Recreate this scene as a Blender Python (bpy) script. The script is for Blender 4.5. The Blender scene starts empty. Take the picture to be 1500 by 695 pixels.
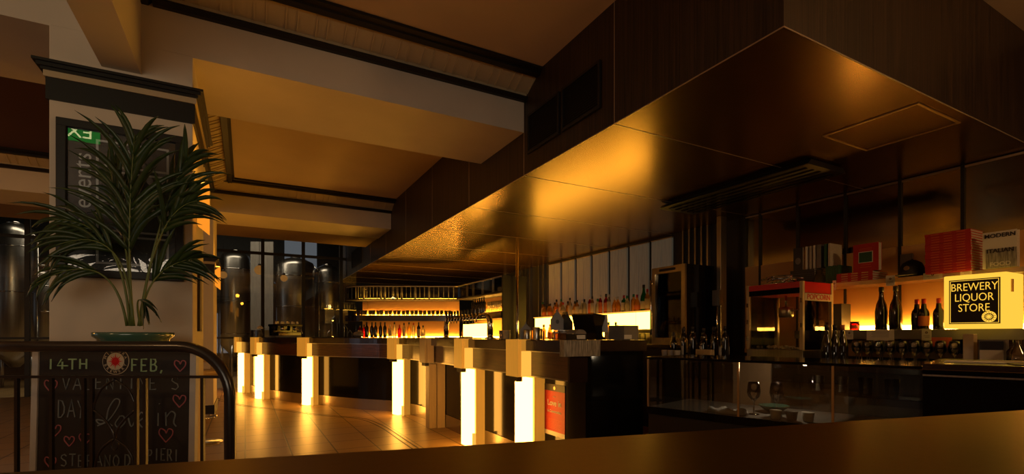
import bpy, bmesh, math, random
from mathutils import Vector, Matrix
random.seed(7)
PI = math.pi
S = bpy.context.scene
C = S.collection
H = 1.15                      # eye height
CS, SN = .8795, .4759         # cosine / sine of the camera's yaw

# ---------------------------------------------------------------- materials
def _nt(name):
    m = bpy.data.materials.new(name); m.use_nodes = True
    nt = m.node_tree; nt.nodes.clear()
    out = nt.nodes.new('ShaderNodeOutputMaterial')
    return m, nt, out
def pm(name, col, rough=.5, metal=0, coat=0, coat_r=.1, spec=.5, noise=0, nscale=8, stretch=(1, 1, 1), dark=None,
       bump=0, aniso=0, ior=1.5, rvar=0, tint=(1, 1, 1)):
    m, nt, out = _nt(name)
    b = nt.nodes.new('ShaderNodeBsdfPrincipled')
    b.inputs['Base Color'].default_value = (*col, 1)
    b.inputs['Roughness'].default_value = rough
    b.inputs['Metallic'].default_value = metal
    b.inputs['Coat Weight'].default_value = coat
    b.inputs['Coat Roughness'].default_value = coat_r
    b.inputs['Specular IOR Level'].default_value = spec
    b.inputs['IOR'].default_value = ior; b.inputs['Specular Tint'].default_value = (*tint, 1)
    nt.links.new(b.outputs[0], out.inputs[0])
    if noise or bump or rvar:
        tc = nt.nodes.new('ShaderNodeTexCoord'); mp = nt.nodes.new('ShaderNodeMapping')
        mp.inputs['Scale'].default_value = stretch
        n = nt.nodes.new('ShaderNodeTexNoise'); n.inputs['Scale'].default_value = nscale
        n.inputs['Detail'].default_value = 5
        nt.links.new(tc.outputs['Object'], mp.inputs[0]); nt.links.new(mp.outputs[0], n.inputs['Vector'])
        if noise:
            r = nt.nodes.new('ShaderNodeValToRGB')
            d = dark or tuple(c * (1 - noise) for c in col)
            r.color_ramp.elements[0].position = .35; r.color_ramp.elements[1].position = .68
            r.color_ramp.elements[0].color = (*d, 1); r.color_ramp.elements[1].color = (*col, 1)
            nt.links.new(n.outputs['Fac'], r.inputs[0]); nt.links.new(r.outputs[0], b.inputs['Base Color'])
        if bump:
            bp = nt.nodes.new('ShaderNodeBump'); bp.inputs['Strength'].default_value = bump
            bp.inputs['Distance'].default_value = .01
            nt.links.new(n.outputs['Fac'], bp.inputs['Height']); nt.links.new(bp.outputs[0], b.inputs['Normal'])
        if rvar:
            mr = nt.nodes.new('ShaderNodeMapRange')
            mr.inputs['To Min'].default_value = max(.02, rough - rvar); mr.inputs['To Max'].default_value = rough + rvar
            nt.links.new(n.outputs['Fac'], mr.inputs[0]); nt.links.new(mr.outputs[0], b.inputs['Roughness'])
    return m
def em(name, col, k):
    m, nt, out = _nt(name)
    e = nt.nodes.new('ShaderNodeEmission')
    e.inputs[0].default_value = (*col, 1); e.inputs[1].default_value = k
    nt.links.new(e.outputs[0], out.inputs[0])
    return m
def glassy(name, tint, ior=1.5, rough=.02, refl=(1, 1, 1)):
    m, nt, out = _nt(name)
    t = nt.nodes.new('ShaderNodeBsdfTransparent'); t.inputs[0].default_value = (*tint, 1)
    g = nt.nodes.new('ShaderNodeBsdfGlossy'); g.inputs[0].default_value = (*refl, 1); g.inputs['Roughness'].default_value = rough
    f = nt.nodes.new('ShaderNodeFresnel'); f.inputs[0].default_value = ior
    x = nt.nodes.new('ShaderNodeMixShader')
    nt.links.new(f.outputs[0], x.inputs[0]); nt.links.new(t.outputs[0], x.inputs[1]); nt.links.new(g.outputs[0], x.inputs[2])
    nt.links.new(x.outputs[0], out.inputs[0])
    return m
AMB = (1, .45, .06)
M = {}
def mats():
    M['plaster'] = pm('plaster', (.58, .50, .40), .75, noise=.08, nscale=3)
    M['ceil'] = pm('ceiling_paint', (.58, .44, .31), .8, noise=.08, nscale=2)
    M['maroon'] = pm('maroon_paint', (.05, .010, .006), .8)  # darker red-brown than the other ceiling bays
    M['brownpaint'] = pm('brown_paint', (.20, .12, .06), .8)
    M['cove'] = pm('cove_paint', (.42, .33, .20), .7)
    M['mould'] = pm('dark_moulding', (.009, .007, .005), .45, spec=.3)
    M['veneer'] = pm('veneer', (.052, .026, .013), .45, coat=.1, coat_r=.3, noise=.8, nscale=14, stretch=(7, 7, .12), bump=.1)
    M['soffit'] = pm('lacquered_panel', (.060, .027, .004), .26, tint=(1, .52, .10), noise=.5, nscale=8,
                     stretch=(.5, 14, 1), ior=2.3)
    M['bartop'] = pm('bar_top_lacquer', (.045, .024, .004), .36, tint=(1, .52, .10), noise=.4, nscale=60, stretch=(1, 1, 1), ior=2.3)
    M['black'] = pm('black_gloss', (.006, .005, .004), .10, spec=.2)
    M['blackmat'] = pm('black_matte', (.010, .008, .007), .55)
    M['walnut'] = pm('walnut', (.13, .052, .018), .3, coat=.5, coat_r=.15, noise=.5, nscale=6, stretch=(1, 1, 12))
    M['darkwood'] = pm('dark_wood', (.030, .014, .008), .25, coat=.6, noise=.4, nscale=6, stretch=(1, 1, 9))
    M['cream'] = pm('cream_laminate', (.62, .46, .24), .35, noise=.1, nscale=5, stretch=(8, 8, .5))
    M['steel'] = pm('brushed_steel', (.55, .52, .48), .28, metal=1, noise=.2, nscale=6, stretch=(12, 12, .3))
    M['kick'] = pm('kick_steel', (.36, .30, .23), .25, metal=.85)
    M['chrome'] = pm('chrome', (.75, .73, .70), .1, metal=1)
    M['brass'] = pm('brass_trim', (.55, .36, .16), .3, metal=.7)
    M['seam'] = pm('seam_trim', (.45, .34, .24), .35, metal=.4)
    M['iron'] = pm('black_iron', (.018, .013, .012), .28, coat=.3)
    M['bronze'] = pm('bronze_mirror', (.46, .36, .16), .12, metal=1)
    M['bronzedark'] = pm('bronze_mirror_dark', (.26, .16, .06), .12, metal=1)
    M['stripe'] = pm('pale_screen', (.40, .37, .33), .45, noise=.25, nscale=5, stretch=(9, 9, .6))
    M['stone'] = pm('streaky_stone', (.42, .38, .30), .35, noise=.6, nscale=14, stretch=(9, 9, 1))
    M['white'] = pm('white_card', (.75, .70, .62), .6)
    M['cloth'] = pm('white_cloth', (.75, .73, .72), .9, bump=.2, nscale=40)
    M['grey'] = pm('grey_card', (.20, .18, .165), .5, noise=.15, nscale=6)
    M['red'] = pm('red_paper', (.50, .022, .015), .55)
    M['redmetal'] = pm('red_enamel', (.60, .012, .015), .3, coat=.4)
    M['orange'] = pm('orange_card', (.65, .12, .03), .6)
    M['pages'] = pm('book_pages', (.62, .54, .42), .8, noise=.25, nscale=30, stretch=(1, 1, 14))
    M['green'] = pm('green_cover', (.02, .09, .035), .5)
    M['darkcover'] = pm('dark_cover', (.018, .014, .013), .4)
    M['ink'] = pm('black_ink', (.02, .012, .01), .5)
    M['leaf'] = pm('palm_leaf', (.022, .050, .010), .4, noise=.4, nscale=12)
    M['stem'] = pm('palm_stem', (.10, .13, .03), .5)
    M['soil'] = pm('soil', (.02, .014, .01), .95, bump=.5, nscale=50)
    M['teal'] = pm('teal_glaze', (.05, .12, .09), .2, coat=.6)
    M['board'] = pm('chalkboard', (.020, .014, .013), .55, noise=.35, nscale=4)
    M['boardframe'] = pm('pale_frame', (.50, .47, .44), .4)
    M['chalkg'] = pm('green_chalk', (.34, .50, .28), .9)
    M['chalkw'] = pm('grey_chalk', (.20, .23, .24), .9)
    M['chalkp'] = pm('pink_chalk', (.42, .13, .15), .9)
    M['posterblack'] = pm('poster_black', (.014, .013, .014), .4)
    M['posterwhite'] = pm('poster_white', (.85, .84, .80), .5)
    M['pane'] = glassy('clear_pane', (.93, .93, .90))
    M['posterglass'] = glassy('poster_glass', (.95, .95, .95), 1.6, .01)
    M['casepane'] = glassy('case_glass', (.85, .86, .82), 1.7, .01)
    M['clear'] = glassy('clear_glass', (.95, .93, .88), 2.0)
    M['amber'] = glassy('amber_glass', (.90, .34, .05), 1.5)
    M['gold'] = glassy('golden_spirit', (.95, .62, .15), 1.5)
    M['gred'] = glassy('red_liqueur', (.75, .05, .03), 1.5)
    M['ggreen'] = glassy('green_glass', (.10, .42, .12), 1.5)
    M['gclear'] = glassy('pale_spirit', (.85, .80, .70), 1.5)
    M['gdark'] = pm('dark_bottle_glass', (.012, .009, .006), .08, coat=.5)
    M['labelc'] = pm('cream_label', (.55, .45, .30), .6)
    M['labelo'] = pm('orange_label', (.60, .16, .04), .6)
    M['capr'] = pm('red_cap', (.40, .015, .02), .4)
    M['capk'] = pm('black_cap', (.012, .01, .01), .4)
    M['capw'] = pm('white_cap', (.6, .55, .5), .4)
    M['capg'] = pm('green_cap', (.02, .18, .08), .4)
    M['post'] = em('lamp_acrylic', (1, .43, .06), 15)
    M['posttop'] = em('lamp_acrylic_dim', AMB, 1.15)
    M['led'] = em('led_strip', (1, .46, .06), 60)
    M['ledbar'] = em('led_strip_bar', (1, .44, .05), 75)
    M['railsteel'] = pm('rail_steel', (.45, .43, .40), .5, metal=.6)
    M['uplight'] = em('uplight_acrylic', (1, .48, .04), 17)
    M['litbox'] = em('lit_acrylic', (1, .50, .045), 15)
    M['signlit'] = em('sign_acrylic', (1, .56, .055), 1.1)
    M['sconce'] = em('sconce_shade', (1, .30, .02), 1.0)
    M['sconcein'] = em('sconce_lamp', (1, .42, .05), 3)
    M['globe'] = em('globe_lamp', (1, .42, .10), .30)
    M['smalllamp'] = em('small_lamp', (1, .30, .06), .7)
    M['windowlit'] = em('daylit_pane', (.75, .80, .95), .16)
    M['windowday'] = em('daylit_street', (.85, .9, 1), .5)
    M['exitgreen'] = em('exit_green', (.01, .35, .03), 2.2)
    M['exitletters'] = em('exit_letters', (1, 1, .45), 4.5)
    M['display'] = pm('display_back', (.66, .36, .12), .6)
    for nm, k in (('acrylicedge', .40), ('stripelit', .022)):  # laminate emission stands for lamp spill and floor bounce on the posts
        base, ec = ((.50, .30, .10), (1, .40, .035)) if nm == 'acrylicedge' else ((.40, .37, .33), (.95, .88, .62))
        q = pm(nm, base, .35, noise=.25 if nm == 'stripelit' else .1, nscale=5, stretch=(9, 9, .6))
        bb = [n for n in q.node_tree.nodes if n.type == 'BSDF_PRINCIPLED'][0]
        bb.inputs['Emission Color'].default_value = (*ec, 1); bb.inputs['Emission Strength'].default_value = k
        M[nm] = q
    # spirits: part clear, part glowing through
    for nm, tint in (('amber', (.97, .60, .16)), ('gold', (.95, .62, .15)), ('gred', (.75, .05, .03)), ('ggreen', (.10, .42, .12)), ('gclear', (.85, .80, .70))):
        m, nt, out = _nt('spirit_' + nm)
        t = nt.nodes.new('ShaderNodeBsdfTransparent'); t.inputs[0].default_value = (*tint, 1)
        d = nt.nodes.new('ShaderNodeBsdfTranslucent'); d.inputs[0].default_value = (*tint, 1)
        x = nt.nodes.new('ShaderNodeMixShader'); x.inputs[0].default_value = .45
        g = nt.nodes.new('ShaderNodeBsdfGlossy'); g.inputs['Roughness'].default_value = .05
        f = nt.nodes.new('ShaderNodeFresnel'); x2 = nt.nodes.new('ShaderNodeMixShader')
        nt.links.new(t.outputs[0], x.inputs[1]); nt.links.new(d.outputs[0], x.inputs[2])
        nt.links.new(f.outputs[0], x2.inputs[0]); nt.links.new(x.outputs[0], x2.inputs[1]); nt.links.new(g.outputs[0], x2.inputs[2])
        nt.links.new(x2.outputs[0], out.inputs[0]); M[nm] = m
    # floor tiles
    m, nt, out = _nt('floor_tiles')
    b = nt.nodes.new('ShaderNodeBsdfPrincipled'); b.inputs['Roughness'].default_value = .36
    b.inputs['Specular IOR Level'].default_value = .55
    tc = nt.nodes.new('ShaderNodeTexCoord'); br = nt.nodes.new('ShaderNodeTexBrick')
    br.offset = 0; br.inputs['Scale'].default_value = 1
    br.inputs['Brick Width'].default_value = .40; br.inputs['Row Height'].default_value = .40
    br.inputs['Mortar Size'].default_value = .007; br.inputs['Mortar Smooth'].default_value = .1
    br.inputs['Color1'].default_value = (.42, .26, .10, 1); br.inputs['Color2'].default_value = (.38, .235, .09, 1)
    br.inputs['Mortar'].default_value = (.05, .03, .015, 1)
    nt.links.new(tc.outputs['Object'], br.inputs['Vector']); nt.links.new(br.outputs['Color'], b.inputs['Base Color'])
    bp = nt.nodes.new('ShaderNodeBump'); bp.inputs['Strength'].default_value = .25; bp.inputs['Distance'].default_value = .004; bp.invert = True
    nt.links.new(br.outputs['Fac'], bp.inputs['Height']); nt.links.new(bp.outputs[0], b.inputs['Normal'])
    nt.links.new(b.outputs[0], out.inputs[0]); M['floor'] = m
mats()

# ---------------------------------------------------------------- mesh builder
class MB:
    def __init__(s): s.bm = bmesh.new()
    def _fin(s, faces, m, smooth=False):
        for f in faces: f.material_index = m; f.smooth = smooth
    def box(s, x0, x1, y0, y1, z0, z1, m=0, bev=0):
        tmp = bmesh.new() if bev else s.bm
        vs = [tmp.verts.new(p) for p in ((x0,y0,z0),(x1,y0,z0),(x1,y1,z0),(x0,y1,z0),(x0,y0,z1),(x1,y0,z1),(x1,y1,z1),(x0,y1,z1))]
        fs = [tmp.faces.new([vs[i] for i in q]) for q in ((3,2,1,0),(4,5,6,7),(0,1,5,4),(1,2,6,5),(2,3,7,6),(3,0,4,7))]
        if bev:
            bmesh.ops.bevel(tmp, geom=tmp.edges[:], offset=bev, segments=2, affect='EDGES', profile=.5)
            s._copy(tmp, m)
        else: s._fin(fs, m)
        return s
    def _copy(s, tmp, m, smooth=False):
        mp = {v: s.bm.verts.new(v.co) for v in tmp.verts}
        for f in tmp.faces:
            n = s.bm.faces.new([mp[v] for v in f.verts]); n.material_index = m; n.smooth = smooth
        tmp.free()
    def prism(s, pts, axis, a, b, m=0):
        """polygon pts (2D) extruded along axis from a to b. axis x: pts=(y,z); y: (x,z); z: (x,y)"""
        def P(p, t): return {'x': (t, p[0], p[1]), 'y': (p[0], t, p[1]), 'z': (p[0], p[1], t)}[axis]
        A = [s.bm.verts.new(P(p, a)) for p in pts]; B = [s.bm.verts.new(P(p, b)) for p in pts]
        n = len(pts); fs = [s.bm.faces.new(A[::-1]), s.bm.faces.new(B)]
        for i in range(n): fs.append(s.bm.faces.new([A[i], A[(i+1) % n], B[(i+1) % n], B[i]]))
        s._fin(fs, m); return s
    def lathe(s, prof, c=(0,0,0), n=16, m=0, smooth=True, sx=1, sy=1, cap=True):
        rings = []
        for r, z in prof:
            rings.append([s.bm.verts.new((c[0]+sx*r*math.cos(2*PI*i/n), c[1]+sy*r*math.sin(2*PI*i/n), c[2]+z)) for i in range(n)])
        fs = []
        for a, b in zip(rings, rings[1:]):
            for i in range(n): fs.append(s.bm.faces.new([a[i], a[(i+1) % n], b[(i+1) % n], b[i]]))
        s._fin(fs, m, smooth)
        if cap: s._fin([s.bm.faces.new(rings[0][::-1]), s.bm.faces.new(rings[-1])], m)
        return s
    def tube(s, pts, r, m=0, n=8, smooth=True, closed=False):
        P = [Vector(p) for p in pts]; k = len(P)
        rr = r if isinstance(r, (list, tuple)) else [r]*k
        rings = []; up = None
        for i in range(k):
            t = (P[(i+1) % k]-P[i-1]) if closed else (P[min(i+1,k-1)]-P[max(i-1,0)])
            if t.length < 1e-9: t = Vector((0,0,1))
            t.normalize()
            if up is None:
                up = Vector((0,0,1)) if abs(t.z) < .9 else Vector((1,0,0))
            a = up - t*up.dot(t)
            if a.length < 1e-4: a = t.orthogonal()
            a.normalize(); up = a; b = t.cross(a)
            rings.append([s.bm.verts.new(P[i] + (a*math.cos(2*PI*j/n)+b*math.sin(2*PI*j/n))*rr[i]) for j in range(n)])
        fs = []
        for i in range(k if closed else k-1):
            a, b = rings[i], rings[(i+1) % k]
            for j in range(n): fs.append(s.bm.faces.new([a[j], a[(j+1) % n], b[(j+1) % n], b[j]]))
        s._fin(fs, m, smooth)
        if not closed: s._fin([s.bm.faces.new(rings[0][::-1]), s.bm.faces.new(rings[-1])], m)
        return s
    def sphere(s, c, r, m=0, n=16, k=10, sz=1):
        prof = [(r*math.sin(PI*i/k) if 0 < i < k else r*.02, -r*sz*math.cos(PI*i/k)) for i in range(k+1)]
        return s.lathe(prof, c, n, m)
    def sweep(s, path, prof, m=0):
        """path: list of (x,y); prof: closed polygon (off,z); off is towards the left of travel"""
        rings = []
        for i, p in enumerate(path):
            a = Vector(path[max(i-1,0)]); b = Vector(path[min(i+1,len(path)-1)]); t = (b-a).normalized(); nx, ny = -t.y, t.x
            rings.append([s.bm.verts.new((p[0]+nx*o, p[1]+ny*o, z)) for o, z in prof])
        n = len(prof); fs = [s.bm.faces.new(rings[0]), s.bm.faces.new(rings[-1][::-1])]
        for a, b in zip(rings, rings[1:]):
            for j in range(n): fs.append(s.bm.faces.new([a[j], b[j], b[(j+1) % n], a[(j+1) % n]]))
        s._fin(fs, m); return s
    def face(s, pts, m=0):
        f = s.bm.faces.new([s.bm.verts.new(p) for p in pts]); f.material_index = m; return s
    def build(s, name, ms, parent=None, loc=None, rz=0):
        if not isinstance(ms, (list, tuple)): ms = [ms]
        bmesh.ops.recalc_face_normals(s.bm, faces=s.bm.faces[:])
        me = bpy.data.meshes.new(name); s.bm.to_mesh(me); s.bm.free()
        for k in ms: me.materials.append(M[k] if isinstance(k, str) else k)
        o = bpy.data.objects.new(name, me); C.objects.link(o)
        if parent: o.parent = parent
        if loc: o.location = loc
        if rz: o.rotation_euler.z = rz
        return o
def tag(o, label=None, cat=None, group=None, kind=None):
    if label: o['label'] = label
    if cat: o['category'] = cat
    if group: o['group'] = group
    if kind: o['kind'] = kind
    return o
def thing(name, label, cat, loc=(0,0,0), rz=0, group=None):
    o = bpy.data.objects.new(name, None); C.objects.link(o); o.empty_display_size = .1
    o.location = loc; o.rotation_euler = (0, 0, rz)
    return tag(o, label, cat, group)
def struct(name, mb, ms): return tag(mb.build(name, ms), kind='structure')
def copy_tree(o, parent=None):
    c = o.copy(); C.objects.link(c); c.parent = parent
    for ch in list(o.children): copy_tree(ch, c)
    return c
def text(body, size, mat, loc, rot, parent, name='lettering', ext=.001, align='CENTER', off=0, sx=1, spacing=1):
    cu = bpy.data.curves.new(name, 'FONT'); cu.body = body; cu.size = size; cu.extrude = ext; cu.offset = off
    cu.align_x = align; cu.align_y = 'CENTER'; cu.resolution_u = 3; cu.space_line = spacing
    tmp = bpy.data.objects.new('tmp', cu); C.objects.link(tmp)
    bpy.context.view_layer.update()
    me = bpy.data.meshes.new_from_object(tmp.evaluated_get(bpy.context.evaluated_depsgraph_get()))
    bpy.data.objects.remove(tmp); bpy.data.curves.remove(cu)
    me.materials.clear(); me.materials.append(M[mat])
    o = bpy.data.objects.new(name, me); C.objects.link(o); o.parent = parent
    o.location = loc; o.rotation_euler = rot; o.scale = (sx, 1, 1)
    return o
S_FACE = (PI/2, 0, 0)            # reads from the south
W_FACE = (PI/2, 0, -PI/2)        # reads from the west
N_FACE = (PI/2, 0, PI)
ORD = ('first second third fourth fifth sixth seventh eighth ninth tenth eleventh twelfth thirteenth fourteenth fifteenth sixteenth '
       'seventeenth eighteenth nineteenth twentieth').split()
def od(i):
    if i < 20: return ORD[i]
    t = {2: 'twenty', 3: 'thirty', 4: 'forty', 5: 'fifty'}; T = {2: 'twentieth', 3: 'thirtieth', 4: 'fortieth', 5: 'fiftieth'}
    n = i+1
    return T[n//10] if n % 10 == 0 else t[n//10] + '-' + ORD[n % 10 - 1]
def yx(u, x):
    """Y on the north-south plane X=x seen at bearing u"""
    k = (u-750)/722.5
    return x*(CS-k*SN)/(SN+k*CS)
def xy(u, y):
    k = (u-750)/722.5
    return y*(SN+k*CS)/(CS-k*SN)
def spot(u, d):
    r = (u-750)/722.5*d
    return (SN*d+CS*r, CS*d-SN*r)

# ---------------------------------------------------------------- camera
cam = bpy.data.cameras.new('camera'); co = bpy.data.objects.new('camera', cam); C.objects.link(co)
cam.sensor_width = 36; cam.lens = 722.5/1500*36; cam.shift_y = (492-347.5)/1500; cam.clip_start = .02
co.location = (0, 0, H); co.rotation_euler = (PI/2, 0, -math.asin(SN)); S.camera = co

# ---------------------------------------------------------------- room shell
CZ = 3.36; SZ = 2.55; BX = 2.147; WX = 5.19; BZ = 2.925
struct('floor', MB().box(-8, 8, -4.2, 18.2, -.1, 0), 'floor')
struct('wall_east', MB().box(WX, WX+.15, -4.2, 18.2, 0, 5.2), 'blackmat')
struct('wall_south', MB().box(-8, -5.2, -4.2, -4, 0, 3.6).box(-5.2, -.6, -4.2, -4, 0, .5).box(-5.2, -.6, -4.2, -4, 2.7, 3.6).box(-.6, 5.2, -4.2, -4, 0, 3.6), 'brownpaint')
mb = MB(); mw = MB(); y = -4.2
for y0 in (5.5, 7.3, 13.2):
    mb.box(-8.1, -7.9, y, y0, 0, 5.2).box(-8.1, -7.9, y0, y0+1.1, 0, .6).box(-8.1, -7.9, y0, y0+1.1, 3.3, 5.2); mw.box(-8.05, -8.03, y0, y0+1.1, .6, 3.3); y = y0+1.1
mb.box(-8.1, -7.9, y, 18.2, 0, 5.2)
struct('wall_west', mb, 'brownpaint'); struct('window_13', mw, 'windowday')
struct('wall_north', MB().box(-8, 5.4, 18, 18.2, 0, 5.2), 'blackmat')
struct('ceiling', MB().box(-8, BX+.1, -4.2, 4.0, CZ, CZ+.1).box(-.55, BX+.1, 4.0, 8.3, CZ, CZ+.1).box(BX, WX, -4.2, 1.5, CZ, CZ+.1), 'ceil')
struct('ceiling_maroon', MB().box(-8, -.55, 4.0, 8.3, CZ, CZ+.1), 'maroon')
struct('ceiling_far', MB().box(-8, BX-.02, 9.1, 10.1, BZ, CZ), 'brownpaint')
struct('ceiling_hall', MB().box(-8, 5.3, 10.1, 18.2, 5.1, 5.2).box(-8, 5.3, 10.0, 10.1, CZ-.05, 5.2), 'blackmat')
Y1, Y1b, Y2, Y2b = 3.74, 4.635, 8.2, 9.1
struct('ceiling_beam', MB().box(-.293, BX-.005, Y1, Y1b, BZ, CZ).box(-8, -.293, Y1, Y1b, BZ, CZ), 'plaster')
struct('ceiling_beam', MB().box(-8, BX-.005, Y2, Y2b, BZ, CZ), 'plaster')
struct('ceiling_beam', MB().box(-.95, -.43, Y1b, Y2, BZ, CZ), 'plaster')
struct('ceiling_beam', MB().box(-.75, -.56, -4.0, Y1, 2.75, CZ), 'plaster')
# coves: sloped panels between two dark mouldings
def cove(name, axis, a, b, face, sign, skip=.30):
    """axis x: runs in x at y=face, protruding by sign*; axis y: runs in y at x=face"""
    P = lambda *q: [(face+sign*o, z) for o, z in q]
    mb = MB()
    mb.prism(P((0, CZ), (.24, CZ), (.24, CZ-.015), (.045, CZ-.115), (.03, CZ-.135), (0, CZ-.135)), 'x' if axis == 'x' else 'y', a, b, 0)
    mb.prism(P((0, CZ-.135), (.045, CZ-.135), (.055, CZ-.15), (.035, CZ-.175), (0, CZ-.175)), 'x' if axis == 'x' else 'y', a, b, 1)
    mb.prism(P((.20, CZ), (.30, CZ), (.30, CZ-.02), (.27, CZ-.035), (.27, CZ-.05), (.215, CZ-.055)), 'x' if axis == 'x' else 'y', a, b, 1)
    # raised leaf panels along the slope
    t = a + .05
    while t < b - .05:
        w = .13
        for k, q in enumerate((.0, w-.012)):
            pr = P((.205, CZ-.02), (.205, CZ-.042), (.055, CZ-.123), (.045, CZ-.11))
            mb.prism(pr, 'x' if axis == 'x' else 'y', t+q, t+q+.010, 0)
        t += .19
    return struct(name, mb, ['cove', 'mould'])
cove('trim_1', 'x', -.5, BX, Y1, -1)
cove('trim_2', 'x', -.43, BX, Y2, -1)
cove('trim_3', 'y', Y1b, Y2, -.43, 1)
cove('trim_4', 'x', -8, -.95, Y2, -1)
cove('trim_5', 'y', -4, Y1, -.56, 1)
# columns
def column(name, x0, x1, y0, y1, z1, capz):
    struct(name, MB().box(x0, x1, y0, y1, 0, z1, bev=.006), 'plaster')
    mb = MB()
    def ring(o, za, zb, m): mb.box(x0-o, x1+o, y0-o, y1+o, za, zb, m)
    ring(.012, capz-.16, capz-.035, 1); ring(.02, capz-.035, capz, 0)
    ring(.03, capz, capz+.015, 1); ring(.045, capz+.015, capz+.035, 1); ring(.06, capz+.035, capz+.05, 1)
    struct(name.replace('wall_column', 'trim_column'), mb, ['cove', 'mould'])
    b = MB().box(x0-.012, x1+.012, y0-.012, y1+.012, 0, .16); struct('baseboard_column', b, 'mould')
column('wall_column', -.986, -.293, Y1-.002, Y1b, BZ+.01, 2.66)
column('wall_column', -1.10, -.395, Y2-.002, Y2b, BZ+.01, 2.20)
# bulkhead over the bar: veneered sides, lacquered underside
EY = 13.4; SY = 1.38
struct('ceiling_bulkhead', MB().box(BX, WX, SY, EY, SZ+.004, CZ+.3), 'veneer')
struct('ceiling_underside', MB().box(BX+.003, WX, SY+.003, EY-.003, SZ, SZ+.0035), 'soffit')
mb = MB(); y = 2.545
while y < EY:
    mb.box(BX-.0015, WX, y-.0025, y+.0025, SZ-.002, SZ); mb.box(BX-.002, BX, y-.0025, y+.0025, SZ, CZ); y += 1.203
mb.box(BX-.003, BX, SY, EY, SZ-.002, SZ+.004); mb.box(BX, WX, SY-.003, SY, SZ-.002, SZ+.004)
struct('trim_6', mb, 'seam')
# ventilation grilles in the bulkhead
def grille(label, y0, y1, z0, z1, n):
    g = thing('vent_grille', label, 'vent', (BX, (y0+y1)/2, (z0+z1)/2), group='vent grilles in the bulkhead'); w = (y1-y0)/2; h = (z1-z0)/2
    MB().box(-.004, 0, -w, w, -h, h).build('backing', 'blackmat', g)
    f = MB(); t = .018
    f.box(-.02, 0, -w, w, h-t, h).box(-.02, 0, -w, w, -h, -h+t).box(-.02, 0, -w, -w+t, -h+t, h-t).box(-.02, 0, w-t, w, -h+t, h-t)
    f.build('frame', 'blackmat', g)
    s = MB()
    for k in range(n):
        z = -h+t+(k+.5)*(2*h-2*t)/n
        s.prism([(-.016, z-.006), (-.004, z+.004), (-.004, z+.007), (-.016, z-.003)], 'y', -w+t, w-t)
    s.build('louvre', 'blackmat', g)
grille('black louvred vent in the veneer bulkhead, the larger one away from the beam', 2.68, 3.14, 2.71, 3.04, 16)
grille('black louvred vent set high in the dark veneer bulkhead, the one beside the cream beam', 3.18, 3.66, 2.71, 3.04, 16)
grille('small black vent at the far end of the bulkhead above the brewing tanks', 10.6, 11.6, 2.68, 3.05, 10)
# access hatch
a = thing('access_hatch', 'square ceiling hatch with thin brass trim in the dark lacquered underside', 'hatch', (3.835, 1.72, SZ))
MB().box(-.27, .27, -.265, .265, -.003, -.001).build('panel', 'soffit', a)
f = MB(); w, h, t = .285, .28, .014
f.box(-w, w, -h, -h+t, -.008, -.001).box(-w, w, h-t, h, -.008, -.001).box(-w, -w+t, -h+t, h-t, -.008, -.001).box(w-t, w, -h+t, h-t, -.008, -.001)
f.build('trim_frame', 'brass', a)
# flat black ceiling diffuser
a = thing('air_diffuser', 'long flat black air diffuser hung under the lacquered ceiling', 'air diffuser', (4.12, 3.0, SZ-.003))
MB().prism([(-.22, -.012), (.22, -.012), (.26, -.05), (.25, -.056), (-.25, -.056), (-.26, -.05)], 'y', -.72, .85).build('housing', 'blackmat', a)
MB().box(-.2, .2, -.68, .8, -.013, 0).build('duct', 'blackmat', a)
f = MB()
for k in range(5): f.box(-.2+k*.09, -.17+k*.09, -.66, .78, -.062, -.056)
f.build('slot', 'black', a)
# east wall: screens behind the bar and bronze mirror panels behind the shop
ya, yb, n = 4.88, 8.07, 7
for k in range(n):
    p = (yb-ya)/n; y0 = ya+k*p+.04; y1 = ya+(k+1)*p-.03; mb = MB(); ym = (y0+y1)/2
    mb.box(WX-.03, WX, y0, ym-.004, 1.0, 2.50).box(WX-.03, WX, ym+.004, y1, 1.0, 2.50)
    mb.box(WX-.034, WX, y0-.005, y1+.005, 2.50, 2.515, 1)
    struct('window_%d' % (k+1), mb, ['stripelit', 'seam'])
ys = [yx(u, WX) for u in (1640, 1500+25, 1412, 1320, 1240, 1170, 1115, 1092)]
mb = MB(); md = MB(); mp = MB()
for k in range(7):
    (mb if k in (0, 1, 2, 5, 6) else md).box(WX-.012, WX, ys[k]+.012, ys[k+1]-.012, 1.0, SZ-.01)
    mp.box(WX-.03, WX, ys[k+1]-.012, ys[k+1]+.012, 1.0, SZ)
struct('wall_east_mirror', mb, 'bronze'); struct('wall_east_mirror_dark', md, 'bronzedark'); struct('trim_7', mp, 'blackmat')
struct('trim_8', MB().box(WX-.02, WX-.012, ys[0], ys[-1], SZ-.025, SZ-.008), 'seam')
struct('wall_east_backing', MB().box(WX-.022, WX-.012, .6, 3.8, .95, 1.95), 'display')
mb = MB()
for u in (741, 760, 768, 773, 779, 792, 799): mb.box(WX-.05, WX, yx(u, WX)-.02, yx(u, WX)+.02, 1.0, SZ)
struct('trim_9', mb, 'steel')
mb = MB()
for u in (1004, 1013, 1022, 1031, 1040): mb.box(WX-.05, WX, yx(u, WX)-.012, yx(u, WX)+.012, 1.0, SZ)
struct('trim_10', mb, 'steel')
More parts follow.
